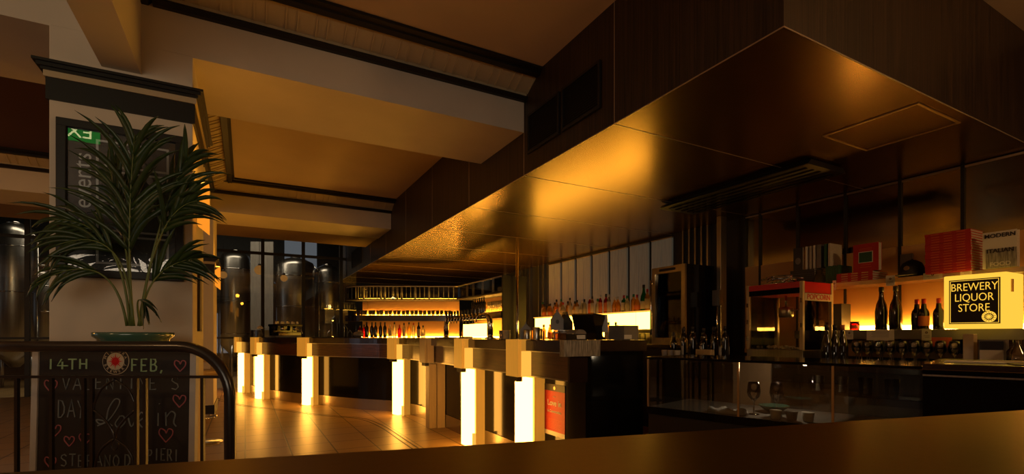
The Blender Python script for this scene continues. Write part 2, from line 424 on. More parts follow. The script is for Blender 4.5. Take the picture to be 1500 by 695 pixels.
# floor inlay of two dark lines following the bar
def cat(pts, n=8):
    P = [Vector(p) for p in pts]; P = [2*P[0]-P[1]] + P + [2*P[-1]-P[-2]]; out = []
    for i in range(1, len(P)-2):
        for k in range(n):
            t = k/n; a, b, c, d = P[i-1:i+3]
            out.append(.5*((2*b)+(c-a)*t+(2*a-5*b+4*c-d)*t*t+(3*b-a-3*c+d)*t**3))
    out.append(P[-2]); return [tuple(v) for v in out]
path = cat([(2.2, 2.93), (2.2, 4.0), (2.2, 5.2), (2.2, 6.2), (2.12, 6.95), (1.93, 7.45), (1.5, 8.0), (1.03, 8.8), (.62, 9.45), (.37, 10.05), (.18, 10.7), (.08, 11.33), (.04, 12.1)])
struct('floor_inlay', MB().sweep(path, [(.64, .0), (.64, .002), (.655, .002), (.655, 0)]).sweep(path, [(.70, .0), (.70, .002), (.715, .002), (.715, 0)]), 'ink')

# ---------------------------------------------------------------- the long curved bar
bar = thing('bar_counter', 'long curved dark wooden bar counter with light posts along its front', 'bar counter', (0, 0, 0))
MB().sweep(path, [(0, .17), (0, 1.03), (-.56, 1.03), (-.56, .0), (-.03, 0), (-.03, .17)]).build('body', 'black', bar)
MB().sweep(path, [(.004, 0), (.004, .165), (-.03, .165), (-.03, 0)]).build('kick_plate', 'kick', bar)
MB().sweep(path, [(.15, .825), (.15, 1.02), (0, 1.02), (0, .825)]).build('header_panel', 'walnut', bar)
MB().sweep(path, [(.155, .815), (.155, .825), (.14, .825), (.14, .815)]).sweep(path, [(.158, 1.018), (.158, 1.028), (.14, 1.028), (.14, 1.018)]).build('steel_edging', 'steel', bar)
MB().sweep(path, [(.20, 1.028), (.20, 1.108), (.193, 1.115), (-.60, 1.115), (-.60, 1.028)]).build('counter_top', 'darkwood', bar)
MB().box(1.97, 2.29, 2.87, 2.929, 1.0, 1.117, bev=.003).build('stone_end', 'stone', bar)
MB().box(2.04, 2.2, 2.905, 2.93, .81, 1.0).build('end_trim', 'darkwood', bar)
# light posts: (x, y of the near corner of the lamp, heading of outward normal)
def nearest(px, py):
    b = min(range(len(path)), key=lambda i: (path[i][0]-px)**2+(path[i][1]-py)**2)
    a = Vector(path[max(b-1, 0)]); c = Vector(path[min(b+1, len(path)-1)]); t = (c-a).normalized()
    return Vector(path[b]), t
posts = [(3.57, 'nearest light post, at the bar end beside the red poster', 1), (4.74, 'second light post from the bar end', 1),
         (5.90, 'unlit cream post between two glowing posts', 0), (7.08, 'light post where the bar begins to curve', 1),
         (8.80, 'light post standing alone halfway round the curve', 1), (10.05, 'second light post from the far end of the bar', 1),
         (11.33, 'farthest light post, at the far end of the bar', 1)]
for py, lab, lit in posts:
    if py < 6.5: p, t = Vector((2.2, py)), Vector((0, 1))
    else:
        p = min((Vector(q) for q in path), key=lambda q: abs(q.y-py)); i = min(range(len(path)), key=lambda k: abs(path[k][1]-py))
        a, c = Vector(path[i-1]), Vector(path[i+1])
        p = a.lerp(c, (py-a.y)/(c.y-a.y)); t = (c-a).normalized()
        p = Vector((p.x, py))
    rz = math.atan2(t.y, t.x) - PI/2
    # local frame: -x towards the customers, y along the bar
    L = thing('light_post', lab + ', clad in cream laminate', 'light post', (p.x, p.y, 0), rz, 'light posts along the bar')
    MB().box(-.105, -.002, -.085, .085, 0, .812, bev=.002).build('pilaster', 'acrylicedge' if lit else 'cream', L)  # glow in the laminate colour replaces lamp light falling on it
    if lit:
        MB().box(-.205, -.108, -.07, .07, .012, .80, bev=.006).build('lamp_shade', 'post', L)
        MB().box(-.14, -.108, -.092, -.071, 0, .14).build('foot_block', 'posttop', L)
    else:
        MB().box(-.205, -.108, -.07, .07, 0, .80, bev=.006).build('cladding', 'cream', L)
    mb = MB()
    for k, (xa, xb) in enumerate(((-.272, -.262), (-.258, -.248), (-.244, -.158))):
        mb.box(xa, xb, -.11+.004*(2-k), .11-.004*(2-k), .815, 1.118)
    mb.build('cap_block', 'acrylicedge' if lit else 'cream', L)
    if lit:
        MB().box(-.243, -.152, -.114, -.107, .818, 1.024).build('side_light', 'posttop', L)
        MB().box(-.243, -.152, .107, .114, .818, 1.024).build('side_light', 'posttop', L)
    MB().box(-.255, -.21, -.07, .07, .775, .813).build('bracket', 'blackmat', L)
# red poster on the bar front
p = thing('bar_poster', 'red poster headed Love in Conversation, on the dark bar front beside the nearest light post', 'poster', (2.198, 3.335, .34))
MB().box(-.004, 0, -.145, .15, 0, .36).build('red_sheet', 'red', p)
MB().box(-.004, 0, -.145, .15, .36, .415).build('black_header', 'ink', p)
MB().box(-.0045, 0, -.145, .15, .0, .035).build('cream_footer', 'white', p)
text('Love in', .068, 'white', (-.006, .0, .262), W_FACE, p, 'headline', off=.0005)
text('In Conversation', .034, 'white', (-.006, .002, .195), W_FACE, p, 'headline', sx=.9)
text('~ THE ~', .014, 'white', (-.006, .0, .315), W_FACE, p)
mb = MB()
for k in range(7): mb.box(-.006, -.004, -.10+.012*(k % 3), .10, .13-k*.012, .133-k*.012)
mb.build('small_print', 'orange', p)
mb = MB(); mb.lathe([(.014, 0), (.014, .002)], (0, 0, 0), 14); e = mb.build('emblem', 'brass', p, (-.004, 0, .385)); e.rotation_euler = (0, -PI/2, 0)

# ---------------------------------------------------------------- bottles and glasses
PROF = {
 'wine': [(.036,0),(.037,.01),(.037,.19),(.033,.21),(.016,.24),(.0145,.25),(.0145,.30)],
 'burgundy': [(.040,0),(.042,.01),(.042,.13),(.036,.18),(.022,.22),(.015,.26),(.0145,.31)],
 'magnum': [(.046,0),(.048,.01),(.048,.16),(.040,.22),(.022,.27),(.017,.31),(.018,.37)],
 'beer': [(.036,0),(.038,.008),(.038,.13),(.034,.15),(.020,.175),(.015,.22),(.014,.245)],
 'spirit': [(.036,0),(.038,.006),(.038,.165),(.034,.18),(.016,.195),(.0145,.20),(.0145,.25)],
 'squat': [(.042,0),(.045,.01),(.045,.11),(.030,.16),(.017,.18),(.015,.235)],
 'slim': [(.029,0),(.030,.006),(.030,.20),(.022,.225),(.013,.24),(.013,.285)],
}
CAPH = {k: v[-1][1] for k, v in PROF.items()}
_cache = {}
def bottle(kind, glass, cap, lab, label, loc, group, rz=0, small=True, name=None, sc=1):
    key = (kind, glass, cap, lab, small)
    pr = PROF[kind]; h = CAPH[kind]; rn = pr[-1][0]; rb = max(r for r, z in pr[:4]); name = name or 'bottle'
    if key not in _cache:
        lz0, lz1 = pr[1][1]+.02, pr[2][1]-.02
        def body(mb, m=0): mb.lathe(pr, n=14, m=m)
        def capm(mb, m=0): mb.lathe([(rn+.002, h-.035), (rn+.002, h+.006), (rn-.002, h+.009)], n=12, m=m)
        def labm(mb, m=0): mb.lathe([(rb+.0008, lz0), (rb+.0008, lz1)], n=14, m=m, cap=False)
        if small:
            mb = MB(); body(mb, 0); capm(mb, 1)
            if lab: labm(mb, 2)
            o = mb.build(name, [glass, cap] + ([lab] if lab else [])); _cache[key] = [o.data]; bpy.data.objects.remove(o)
        else:
            ds = []
            for fn, mt, nm in ((body, glass, 'body'), (capm, cap, 'cap'), (labm, lab, 'label')):
                if mt is None: continue
                mb = MB(); fn(mb); o = mb.build(nm, mt); ds.append((nm, o.data)); bpy.data.objects.remove(o)
            _cache[key] = ds
    if small:
        o = bpy.data.objects.new(name, _cache[key][0]); C.objects.link(o); o.location = loc; o.rotation_euler.z = rz; o.scale = (sc,)*3
        return tag(o, label, 'bottle', group)
    t = thing(name, label, 'bottle', loc, rz, group); t.scale = (sc,)*3
    for nm, d in _cache[key]:
        o = bpy.data.objects.new(nm, d); C.objects.link(o); o.parent = t
    return t
GP = {
 'wine': [(.032,0),(.030,.003),(.005,.006),(.004,.075),(.012,.085),(.033,.11),(.038,.135),(.034,.175),(.030,.195)],
 'flute': [(.028,0),(.026,.003),(.004,.006),(.004,.07),(.010,.08),(.022,.11),(.025,.15),(.022,.20)],
 'tumbler': [(.028,0),(.030,.004),(.036,.10)],
 'pint': [(.029,0),(.031,.004),(.040,.12),(.042,.145)],
}
def glass(kind, label, loc, group, mat='clear', sc=1, flip=False, name='drinking_glass', cat_='glass'):
    key = ('g', kind, mat)
    if key not in _cache:
        pr = GP[kind]; mb = MB(); inner = [(r-.0015, z) for r, z in pr[-3:]][::-1] if kind in ('wine', 'flute') else [(pr[-1][0]-.002, pr[-1][1]), (pr[0][0]-.002, .012)]
        mb.lathe(pr+inner, n=16); o = mb.build(name, mat); _cache[key] = o.data; bpy.data.objects.remove(o)
    o = bpy.data.objects.new(name, _cache[key]); C.objects.link(o); o.location = loc; o.scale = (sc,)*3
    if flip: o.rotation_euler.x = PI
    return tag(o, label, cat_, group)

# ---------------------------------------------------------------- curved back-bar display
dp = cat([(3.72, 7.19), (3.72, 8.0), (3.72, 9.14)], 2); 
dl = cat([(3.74, 9.18), (3.3, 9.40), (2.89, 9.61), (2.5, 9.80), (2.17, 9.97), (1.93, 10.16), (1.82, 10.45)], 5)
def display(pth, nm, label):
    d = thing('display_shelf', label, 'display shelf', (0, 0, 0))
    MB().sweep(pth, [(0, 0), (0, 1.11), (-.42, 1.11), (-.42, 0)]).build('cabinet', 'blackmat', d)
    MB().sweep(pth, [(-.36, 1.11), (-.36, 1.86), (-.40, 1.86), (-.40, 1.11)]).build('back_panel', 'display', d)
    MB().sweep(pth, [(.03, 1.44), (.03, 1.555), (-.36, 1.555), (-.36, 1.44)]).build('shelf', 'darkwood', d)
    MB().sweep(pth, [(.03, 1.86), (.03, 1.885), (-.42, 1.885), (-.42, 1.86)]).build('top_board', 'blackmat', d)
    mb = MB().sweep(pth, [(-.325, 1.556), (-.325, 1.575), (-.345, 1.575), (-.345, 1.556)]).sweep(pth, [(-.325, 1.112), (-.325, 1.13), (-.345, 1.13), (-.345, 1.112)])
    mb.build('strip_light', 'ledbar', d)
    MB().sweep(pth, [(-.12, 1.887), (-.12, 1.90), (-.30, 1.90), (-.30, 1.887)]).build('uplight_strip', 'uplight', d)
    MB().sweep(pth, [(.0, 1.886), (.0, 2.12), (-.008, 2.12), (-.008, 1.886)]).build('glass_upstand', 'pane', d)
    r = MB(); pts = []
    for i, q in enumerate(pth):
        pts.append((q[0], q[1], 2.13))
    r.tube(pts, .011)
    L = 0
    for a, b in zip(pth, pth[1:]):
        k = max(1, round((Vector(b)-Vector(a)).length/.15))
        for j in range(k):
            q = Vector(a).lerp(Vector(b), j/k); w = random.choice((.006, .009, .02))
            r.tube([(q.x+.02, q.y+.02, 1.886), (q.x+.02, q.y+.02, 2.13)], w, n=6)
    r.build('gallery_rail', 'railsteel', d)
    return d
d1 = display(dp, 'r', 'straight amber-lit display shelf running toward the chrome pole')
MB().box(3.70, 4.14, 7.15, 7.19, 0, 2.14).build('end_panel', 'blackmat', d1)
MB().box(3.66, 3.70, 7.75, 8.72, 1.13, 1.36).build('lit_panel', 'litbox', d1)
d2 = display(dl, 'l', 'curved amber-lit display shelf behind the far part of the bar')
# bottles and glasses on the display
def on_path(pth, s, off):
    L = [(Vector(b)-Vector(a)).length for a, b in zip(pth, pth[1:])]; t = s*sum(L)
    for (a, b), l in zip(zip(pth, pth[1:]), L):
        if t <= l or l is L[-1]:
            a, b = Vector(a), Vector(b); d = (b-a).normalized(); q = a+d*min(t, l); return q.x-d.y*off, q.y+d.x*off
        t -= l
    return pth[-1]
row = [('squat','amber','capk','labelc')]*1 + [('spirit','gred','capk','labelc'),('spirit','gred','capk',None)] + [('wine','gdark','capk',None)]*5 + \
      [('spirit','gclear','capw','labelc'),('wine','gclear','capk',None),('spirit','gred','capr',None),('slim','gclear','capk','labelc'),('wine','gold','capk',None),('slim','gclear','capr',None),('wine','gdark','capk','labelc'),('squat','gclear','capk','labelc')]
cname = {'amber':'amber','gred':'red','gdark':'dark','gclear':'clear','gold':'golden','ggreen':'green'}
kname = {'squat':'squat','spirit':'round-shouldered','wine':'tall','slim':'slender','beer':'beer','burgundy':'sloping','magnum':'large'}
capn = {'capk':'black','capr':'red','capw':'white','capg':'green'}
for i, (k, g, c_, l_) in enumerate(row):
    s = .90-i*.040; x, y = on_path(dl, s, -.12 if i % 2 else -.16)
    bottle(k, g, c_, l_, f'{kname[k]} {cname[g]} bottle with {capn[c_]} cap, {od(i)} from the rounded end on the curved display', (x, y, 1.112), 'bottles on the curved display')
n = 26
for i in range(n):
    x, y = on_path(dl, .97-i*.036, -.10 if i % 2 else -.15)
    glass('tumbler', f'tumbler on the upper shelf of the curved display, {od(i)} from its rounded end', (x, y, 1.557), 'tumblers on the curved display shelf', mat='gclear')
for i in range(8):
    x, y = on_path(dp, .10+i*.045, -.14)
    glass('wine', f'wine glass on the straight display shelf, {od(i)} from its end panel', (x, y, 1.557), 'wine glasses on the straight display shelf', mat='gclear')
for i in range(6):
    x, y = on_path(dp, .50+i*.05, -.12)
    bottle('wine', 'gdark', 'capk', None, f'dark wine bottle on the straight display shelf, {od(i)} beyond the wine glasses', (x, y, 1.557), 'wine bottles on the straight display shelf', sc=.95)
for i in range(6):
    x, y = on_path(dp, .80+i*.036, -.10)
    bottle('squat', 'amber', 'capk', None, f'small amber bottle low on the straight display, {od(i)} from the lit panel', (x, y, 1.112), 'amber bottles low on the straight display', sc=.85)
# chrome pole
p = thing('chrome_pole', 'thin chrome pole rising from floor to ceiling beside the dark display end panel', 'pole', (3.93, 7.08, 0))
MB().tube([(0,0,0),(0,0,SZ-.001)], .024, n=12).build('shaft', 'chrome', p); MB().lathe([(.06,0),(.06,.01),(.03,.02)], n=16).build('flange', 'chrome', p)

# ---------------------------------------------------------------- beer tap tower on the bar
t = thing('beer_tap_tower', 'chrome arched beer tap tower with a row of taps on the bar', 'beer taps', (2.46, 5.77, 1.115))
arc = [(0, -.70, 0), (0, -.70, .16)] + [(0, -.70+.10*(1-math.cos(a)), .16+.10*math.sin(a)) for a in [i*PI/12 for i in range(1, 7)]]
arc2 = [(x, -y, z) for x, y, z in arc][::-1]
MB().tube(arc+arc2, .033, n=14).build('arch_tube', 'chrome', t)
for s_ in (-1, 1): MB().lathe([(.06, 0), (.06, .012), (.036, .02)], (0, s_*.70, 0), n=16).build('flange', 'chrome', t)
for k in range(11):
    y = -.5+k*.1
    f = MB(); f.tube([(-.03, y, .26), (-.075, y, .258), (-.085, y, .235), (-.085, y, .19)], [.011, .010, .009, .006], n=8)
    f = f.build('faucet', 'chrome', t)
    MB().lathe([(.007, .265), (.013, .30), (.016, .345), (.008, .355)], (-.07, y, 0), n=10).build('tap_handle', 'blackmat', f)
# lit menu behind is part of display; drip mat
mb = MB().box(-.22, -.04, -.55, .55, 0, .012); mb.build('drip_tray', 'steel', t)

# ---------------------------------------------------------------- back counter and lit steps
bc = thing('back_counter', 'long dark counter against the wall behind the bar', 'counter', (0, 0, 0))
MB().box(4.45, WX-.001, 4.02, 8.3, 0, 1.0).build('cabinet', 'blackmat', bc)
MB().box(4.40, WX-.001, 4.02, 8.3, 1.0, 1.04, bev=.003).build('worktop', 'darkwood', bc)
ls = thing('lit_step', 'glowing stepped bottle shelf on the back counter below the pale screens', 'bottle shelf', (0, 0, 0))
MB().box(4.93, WX-.035, 4.68, 8.15, 1.041, 1.485).build('carcass', 'blackmat', ls)
for y0, y1 in ((4.68, 5.36), (5.38, 6.10), (6.12, 6.86), (6.88, 8.15)): MB().box(4.915, 4.93, y0, y1, 1.24 if y0 < 5 else 1.12, 1.48).build('lit_front', 'litbox', ls)
MB().box(4.89, WX-.035, 4.66, 8.17, 1.486, 1.50).build('top_board', 'posttop', ls)
kinds = ['spirit','squat','wine','slim','spirit','burgundy','squat','wine']
def mixb(i, warm):
    r = random.Random(i*7+3)
    g = r.choice(['amber','gold','gold','amber','gclear','gold'] if warm else ['ggreen','gclear','amber','gdark','gred','gclear','gold'])
    return r.choice(kinds), g, r.choice(['capk','capk','capk','capr','capw','capg']), r.choice(['labelc','labelc','labelo',None])
i = 0; y = 4.80
while y < 8.1:
    k, g, c_, l_ = mixb(i, y > 6.6)
    if y < 5.35: k, g, c_, l_ = [('magnum','ggreen','capk','labelc'),('burgundy','gdark','capr','labelc'),('wine','gdark','capr','labelc'),('magnum','amber','capr','labelc'),('wine','amber','capr','labelc')][i % 5]
    bottle(k, g, c_, l_, f'{kname[k]} {cname[g]} bottle with {capn[c_]} cap on top of the lit step, {od(i)} from the fridge', (5.0+.03*(i % 2), y, 1.501), 'bottles on top of the lit step')
    y += .105; i += 1
i = 0; y = 5.46
while y < 8.0:
    k, g, c_, l_ = mixb(i+50, y > 6.8)
    bottle(k, g, c_, l_, f'{kname[k]} {cname[g]} bottle with {capn[c_]} cap in front of the lit step, {od(i)} from the fridge', (4.80-.05*(i % 2), y, 1.041), 'bottles in front of the lit step')
    y += .10; i += 1
for r_ in range(2):
    for i in range(6):
        glass('pint', f'beer glass on the back counter beside the fridge, {od(i)} along the {"front" if r_ else "rear"} row', (4.80-r_*.14, 4.74+i*.10, 1.041), 'beer glasses beside the fridge', mat='gclear')

# ---------------------------------------------------------------- glass-door fridge
FX, FY0, FY1 = 4.5, 4.09, 4.62
f = thing('display_fridge', 'countertop display fridge with framed glass door and dark side, behind the bar', 'fridge', (FX, (FY0+FY1)/2, 1.041)); w = (FY1-FY0)/2
mb = MB().box(.03, .5, -w, -w+.02, 0, .95).box(.03, .5, w-.02, w, 0, .95).box(.48, .5, -w+.02, w-.02, 0, .95).box(.03, .48, -w+.02, w-.02, 0, .03).box(.03, .48, -w+.02, w-.02, .92, .95)
mb.build('casing', 'black', f)
dr = MB().box(0, .028, -w, -w+.055, 0, .95).box(0, .028, w-.055, w, 0, .95).box(0, .028, -w+.055, w-.055, 0, .08).box(0, .028, -w+.055, w-.055, .87, .95).build('door', 'kick', f)
MB().box(.01, .018, -w+.055, w-.055, .08, .87).build('door_glass', 'pane', dr)
MB().tube([(-.045, w-.03, .12), (-.045, w-.03, .80)], .011).tube([(-.045, w-.03, .16), (0, w-.03, .16)], .008).tube([(-.045, w-.03, .76), (0, w-.03, .76)], .008).build('handle', 'chrome', dr)
MB().box(-.002, .0, -.12, .14, .895, .925).build('vent_slot', 'blackmat', dr)
for z in (.32, .60): MB().box(.05, .46, -w+.02, w-.02, z, z+.008).build('shelf', 'steel', f)
q = 0
for z, lev in ((.031, 'bottom'), (.329, 'middle'), (.609, 'top')):
    for i in range(5):
        g = ['gdark', 'ggreen', 'amber', 'gclear', 'gdark'][(i+q) % 5]
        bottle('beer', g, 'capk', 'labelc', f'{cname[g]} beer bottle on the {lev} shelf inside the fridge, {od(i)} from the hinge side', (FX+.14, FY0+.09+i*.088, 1.041+z), 'beer bottles in the fridge')
    q += 1
# small boxes below the fridge edge
b = MB().box(0, .06, -.09, .09, 0, .09, bev=.003).build('wooden_box', 'cream'); b.location = (4.04, yx(983, 4.04), .8)
b.location = (4.02, 3.40, .921); b.location.x = 3.99; tag(b, 'small wooden box on the low counter in front of the dark bottles', 'box')

# ---------------------------------------------------------------- shop side: counter, shelves
sc = thing('shop_counter', 'low dark counter against the wall under the liquor shelves', 'counter', (0, 0, 0))
MB().box(4.02, WX-.023, .7, 4.0, 0, .88).build('cabinet', 'blackmat', sc)
MB().box(3.98, WX-.023, .68, 4.0, .88, .92, bev=.003).build('worktop', 'darkwood', sc)
us = thing('upper_shelf', 'brown upper wall shelf carrying the stacked books and cap', 'shelf', (0, 0, 0))
MB().box(4.85, WX-.023, .9, 3.25, 1.605, 1.64, bev=.002).build('board', 'walnut', us)
MB().box(4.842, 4.849, .9, 3.25, 1.603, 1.640).build('edge_strip', 'brass', us)
lw = thing('lower_shelf', 'brown lower wall shelf carrying bottles in front of a glowing strip', 'shelf', (0, 0, 0))
MB().box(4.85, WX-.023, .9, 3.0, 1.165, 1.20, bev=.002).build('board', 'walnut', lw)
MB().box(4.842, 4.849, .9, 3.0, 1.12, 1.20).build('apron', 'grey', lw)
MB().box(5.13, 5.155, .9, 3.0, 1.201, 1.24).build('strip_light', 'led', lw)
mb = MB().box(5.13, 5.155, .9, 3.2, 1.641, 1.65); mb.build('strip_light', 'posttop', us)
# lit sign box
sy0, sy1 = 1.389, 1.748; sw = (sy1-sy0)/2
s = thing('illuminated_sign', 'glowing yellow box sign reading BREWERY LIQUOR STORE on the lower shelf', 'sign', (4.70, (sy0+sy1)/2, 1.201))
MB().box(0, .30, -sw, sw, .0, .40, bev=.008).build('light_box', 'signlit', s)
MB().box(-.004, .0, -sw+.035, sw-.035, .035, .365).build('face_panel', 'ink', s)
mb = MB(); t = .003
a0, a1, b0, b1 = -sw+.042, sw-.042, .042, .358
mb.box(-.006, -.004, a0, a1, b0, b0+t).box(-.006, -.004, a0, a1, b1-t, b1).box(-.006, -.004, a0, a0+t, b0, b1).box(-.006, -.004, a1-t, a1, b0, b1)
mb.build('border_line', 'signlit', s)
for k, (wd, zz) in enumerate((('BREWERY', .305), ('LIQUOR', .228), ('STORE', .151))):
    text(wd, .082, 'signlit', (-.006, .0, zz), W_FACE, s, off=-.0008, sx=.74)
mb = MB()
mb.lathe([(.040, 0), (.040, .002)], n=28, m=0); mb.lathe([(.026, .002), (.026, .003)], n=24, m=1)
for k in range(12):
    a = k*PI/6; mb.tube([(0, 0, .004), (.022*math.cos(a), .022*math.sin(a), .004)], .0022, m=0, n=5)
for k in range(14):
    a = k*2*PI/14; mb.tube([(.030*math.cos(a), .030*math.sin(a), .003), (.036*math.cos(a), .036*math.sin(a), .003)], .0018, m=1, n=4)
e = mb.build('sun_emblem', ['signlit', 'ink'], s, (-.005, -.085, .085)); e.rotation_euler = (0, -PI/2, 0)
MB().box(.06, .09, -sw-.008, -sw-.001, .26, .35).build('side_latch', 'brass', s)

def card(name, label, u, x, z0, w_, h_, mat='white', emb=True):
    y = yx(u, x); x = 4.8415; c_ = thing(name, label, 'card', (x, y, z0))
    MB().box(-.002, 0, -w_/2, w_/2, 0, h_).build('card_sheet', mat, c_)
    if emb:
        m_ = MB(); m_.lathe([(.009, 0), (.009, .001)], n=14); m_.lathe([(.005, .001), (.005, .0015)], n=12, m=1)
        e_ = m_.build('emblem', ['ink', 'brass'], c_, (-.002, 0, h_*.68)); e_.rotation_euler = (0, -PI/2, 0)
    m_ = MB()
    for k in range(2 if emb else 5): m_.box(-.003, -.002, -w_*.32, w_*.32-.01*(k % 2), h_*(.40 if emb else .85)-k*.012, h_*(.40 if emb else .85)-k*.012+.0025)
    m_.build('print_line', 'grey', c_)
    return c_
card('price_card', 'small cream price card hanging over the two large bottles', 1304, 4.838, 1.575, .066, .088)
card('price_card', 'wide cream price card on the shelf edge between the cap and the red books', 1366, 4.838, 1.60, .125, .055)
card('price_card', 'small cream price card in front of the pile of red books', 1415, 4.838, 1.605, .070, .080)
card('price_card', 'small price card below the jar on the lower shelf edge', 1244, 4.838, 1.115, .062, .085)
card('price_card', 'price card hanging below the beer bottles', 1357, 4.838, 1.11, .064, .095)
card('notice_card', 'wide white printed notice on the lower shelf edge', 1289, 4.838, 1.105, .21, .095, emb=False)
card('notice_card', 'orange printed card hanging near the sign', 1379, 4.838, 1.06, .13, .075, mat='orange', emb=False)
card('price_card', 'slim white price card beside the red popcorn canopy', 1222, 4.838, 1.575, .03, .09)

# books --------------------------------------------------------------
def book(name, label, loc, w_, d_, t_, cover, group, rot=(0,0,0), cat_='book', spine=None):
    """lying flat: spine on -x side, length along y (w_), depth along x (d_), thickness z (t_)"""
    b = thing(name, label, cat_, loc, 0, group); b.rotation_euler = rot; c_ = .0025
    mb = MB().box(0, c_, -w_/2, w_/2, 0, t_).box(c_, d_, -w_/2, w_/2, 0, c_).box(c_, d_, -w_/2, w_/2, t_-c_, t_)
    mb.build('cover', cover, b)
    MB().box(c_, d_-.004, -w_/2+.004, w_/2-.004, c_, t_-c_).build('page_block', 'pages', b)
    if spine:
        m_ = MB()
        for k in range(3): m_.box(-.0008, 0, -w_*.38+k*w_*.28, -w_*.20+k*w_*.28, t_*.3, t_*.65)
        m_.build('spine_lettering', spine, b)
    return b
for i in range(16):
    book('red_book', f'red-covered book in the tall pile beside the white cookbook, {od(i)} from the bottom', (4.80+.002*(i*7 % 3), 1.76+.0015*(i*5 % 4), 1.641+i*.0198), .285, .23, .0192, 'red', 'red books piled on the upper shelf', spine='orange')
for i in range(8):
    book('black_book', f'dark book lying in the left pile on the upper shelf, {od(i)} from the bottom', (4.87+.003*(i % 3), 2.94+.003*(i % 2), 1.641+i*.0205), .24, .24, .0195, 'darkcover', 'dark books piled on the upper shelf')
for i in range(4):
    book('large_book', f'red and gold book lying under the upright red book, {od(i)} from the bottom', (4.84+.003*(i % 2), 2.45, 1.641+i*.0205), .30, .26, .0195, 'red', 'red books under the upright book', spine='brass')
# upright books on the dark pile (spines towards the room), local thickness along y
def upright(name, label, x, y, z, h_, d_, t_, cover, group=None, face=False, mat2=None):
    b = thing(name, label, 'book', (x, y, z), 0, group); c_ = .002
    if face:   # front cover towards the room
        MB().box(0, c_, -d_/2, d_/2, 0, h_).box(t_-c_, t_, -d_/2, d_/2, 0, h_).box(c_, t_-c_, d_/2-c_, d_/2, 0, h_).build('cover', cover, b)
        MB().box(c_, t_-c_, -d_/2+.003, d_/2-c_, .003, h_-.003).build('page_block', 'pages', b)
    else:
        MB().box(0, d_, -t_/2, -t_/2+c_, 0, h_).box(0, d_, t_/2-c_, t_/2, 0, h_).box(0, c_, -t_/2+c_, t_/2-c_, 0, h_).build('cover', cover, b)
        MB().box(c_, d_-.003, -t_/2+c_, t_/2-c_, .003, h_-.003).build('page_block', 'pages', b)
    return b
z = 1.641+8*.0205
for i, (u, t_, cv, nm) in enumerate(((1181, .016, 'white', 'white'), (1187, .016, 'pages', 'cream'), (1192.5, .016, 'white', 'thin white'), (1199, .034, 'grey', 'grey'), (1209, .022, 'green', 'green'), (1214.5, .018, 'pages', 'last cream'))):
    upright('upright_book', f'{nm} book standing upright on the left dark pile, {od(i)} from the black one', 4.88, yx(u, 4.88), z if i < 4 else 1.812, .225-.01*(i > 3), .2, t_, cv, 'upright books on the dark pile')
bb = upright('upright_book', 'black book with a round cover picture facing out on the left dark pile', 4.87, yx(1169, 4.87), z, .225, .095, .02, 'darkcover', face=True)
m_ = MB(); m_.lathe([(.028, 0), (.028, .001)], n=20, sx=1.2); e = m_.build('cover_picture', 'grey', bb, (-.001, 0, .09)); e.rotation_euler = (0, -PI/2, 0)
for i in range(6):
    upright('green_book', f'green book standing between the dark pile and red books, {od(i)} from the clear bag', 4.87, yx(1211, 4.87)-i*.021, 1.641, .165+.004*(i % 2), .21, .019, 'green', 'green books on the upper shelf')
rb = upright('upright_book', 'red book with a framed cover picture standing on the red and gold pile', 4.86, yx(1268, 4.86), 1.641+4*.0205+.001, .245, .205, .055, 'red', face=True)
MB().box(-.002, 0, -.058, .058, .075, .175).build('cover_picture', 'white', rb); MB().box(-.003, -.002, -.052, .052, .081, .169).build('cover_picture', 'green', rb)
m_ = MB()
for k, (a_, z_) in enumerate(((.05, .2), (.05, .188), (.04, .055), (.045, .035))): m_.box(-.002, 0, -a_, a_, z_, z_+.005)
m_.build('cover_title', 'orange', rb)
wb = upright('cookbook', 'white MODERN ITALIAN FOOD cookbook standing beside the red pile', 4.80, yx(1464, 4.80), 1.641, .265, .185, .05, 'white', face=True)
MB().box(-.0015, 0, -.0925, .075, .0, .14).build('cover_picture', 'stone', wb)
for k in range(9):
    pass
text('MODERN', .040, 'ink', (-.002, -.002, .235), W_FACE, wb, 'cover_title', off=.001)
text('ITALIAN', .040, 'ink', (-.003, -.005, .125), W_FACE, wb, 'cover_title', off=.001)
text('FOOD', .040, 'capw', (-.003, -.005, .028), W_FACE, wb, 'cover_title', off=.001)
gb = upright('upright_book', 'dark grey book standing behind the black cap', 4.95, yx(1318, 4.95), 1.641, .22, .09, .02, 'grey', face=True); gb.location.x = 5.06
# cap
cp = thing('baseball_cap', 'black baseball cap with a small round badge on the upper shelf', 'cap', (4.93, yx(1336, 4.93), 1.642))
MB().lathe([(.095, 0), (.098, .03), (.090, .075), (.068, .115), (.035, .138), (.008, .145)], n=24, sx=1.05, sy=.95).build('crown', 'blackmat', cp)
m_ = MB(); pts = []
m_.prism([(-.09+.0*0, -.075), (-.155, -.055), (-.175, 0), (-.155, .055), (-.09, .075)], 'z', .006, .012); m_.build('peak', 'blackmat', cp)
m_ = MB(); m_.lathe([(.020, 0), (.020, .004)], n=20); e = m_.build('badge', 'brass', cp, (-.093, .0, .068)); e.rotation_euler = (0, -PI/2+.35, 0)
MB().sphere((0, 0, .145), .008).build('button', 'blackmat', cp)
# clear bag
m_ = MB(); m_.lathe([(.05, 0), (.055, .03), (.048, .08), (.025, .12), (.03, .145)], n=14, sy=1, sx=.8)
b = m_.build('gift_bag', 'gclear', loc=(4.90, yx(1208, 4.9)-.02, 1.642)); tag(b, 'small clear gift bag tied at the top between dark and green books', 'gift bag')
b.location = (4.80, yx(1207, 4.8), 1.642); b.location.x = 4.92; b.location.y = yx(1212, 4.92)
b.location = (4.905, 2.79, 1.642)
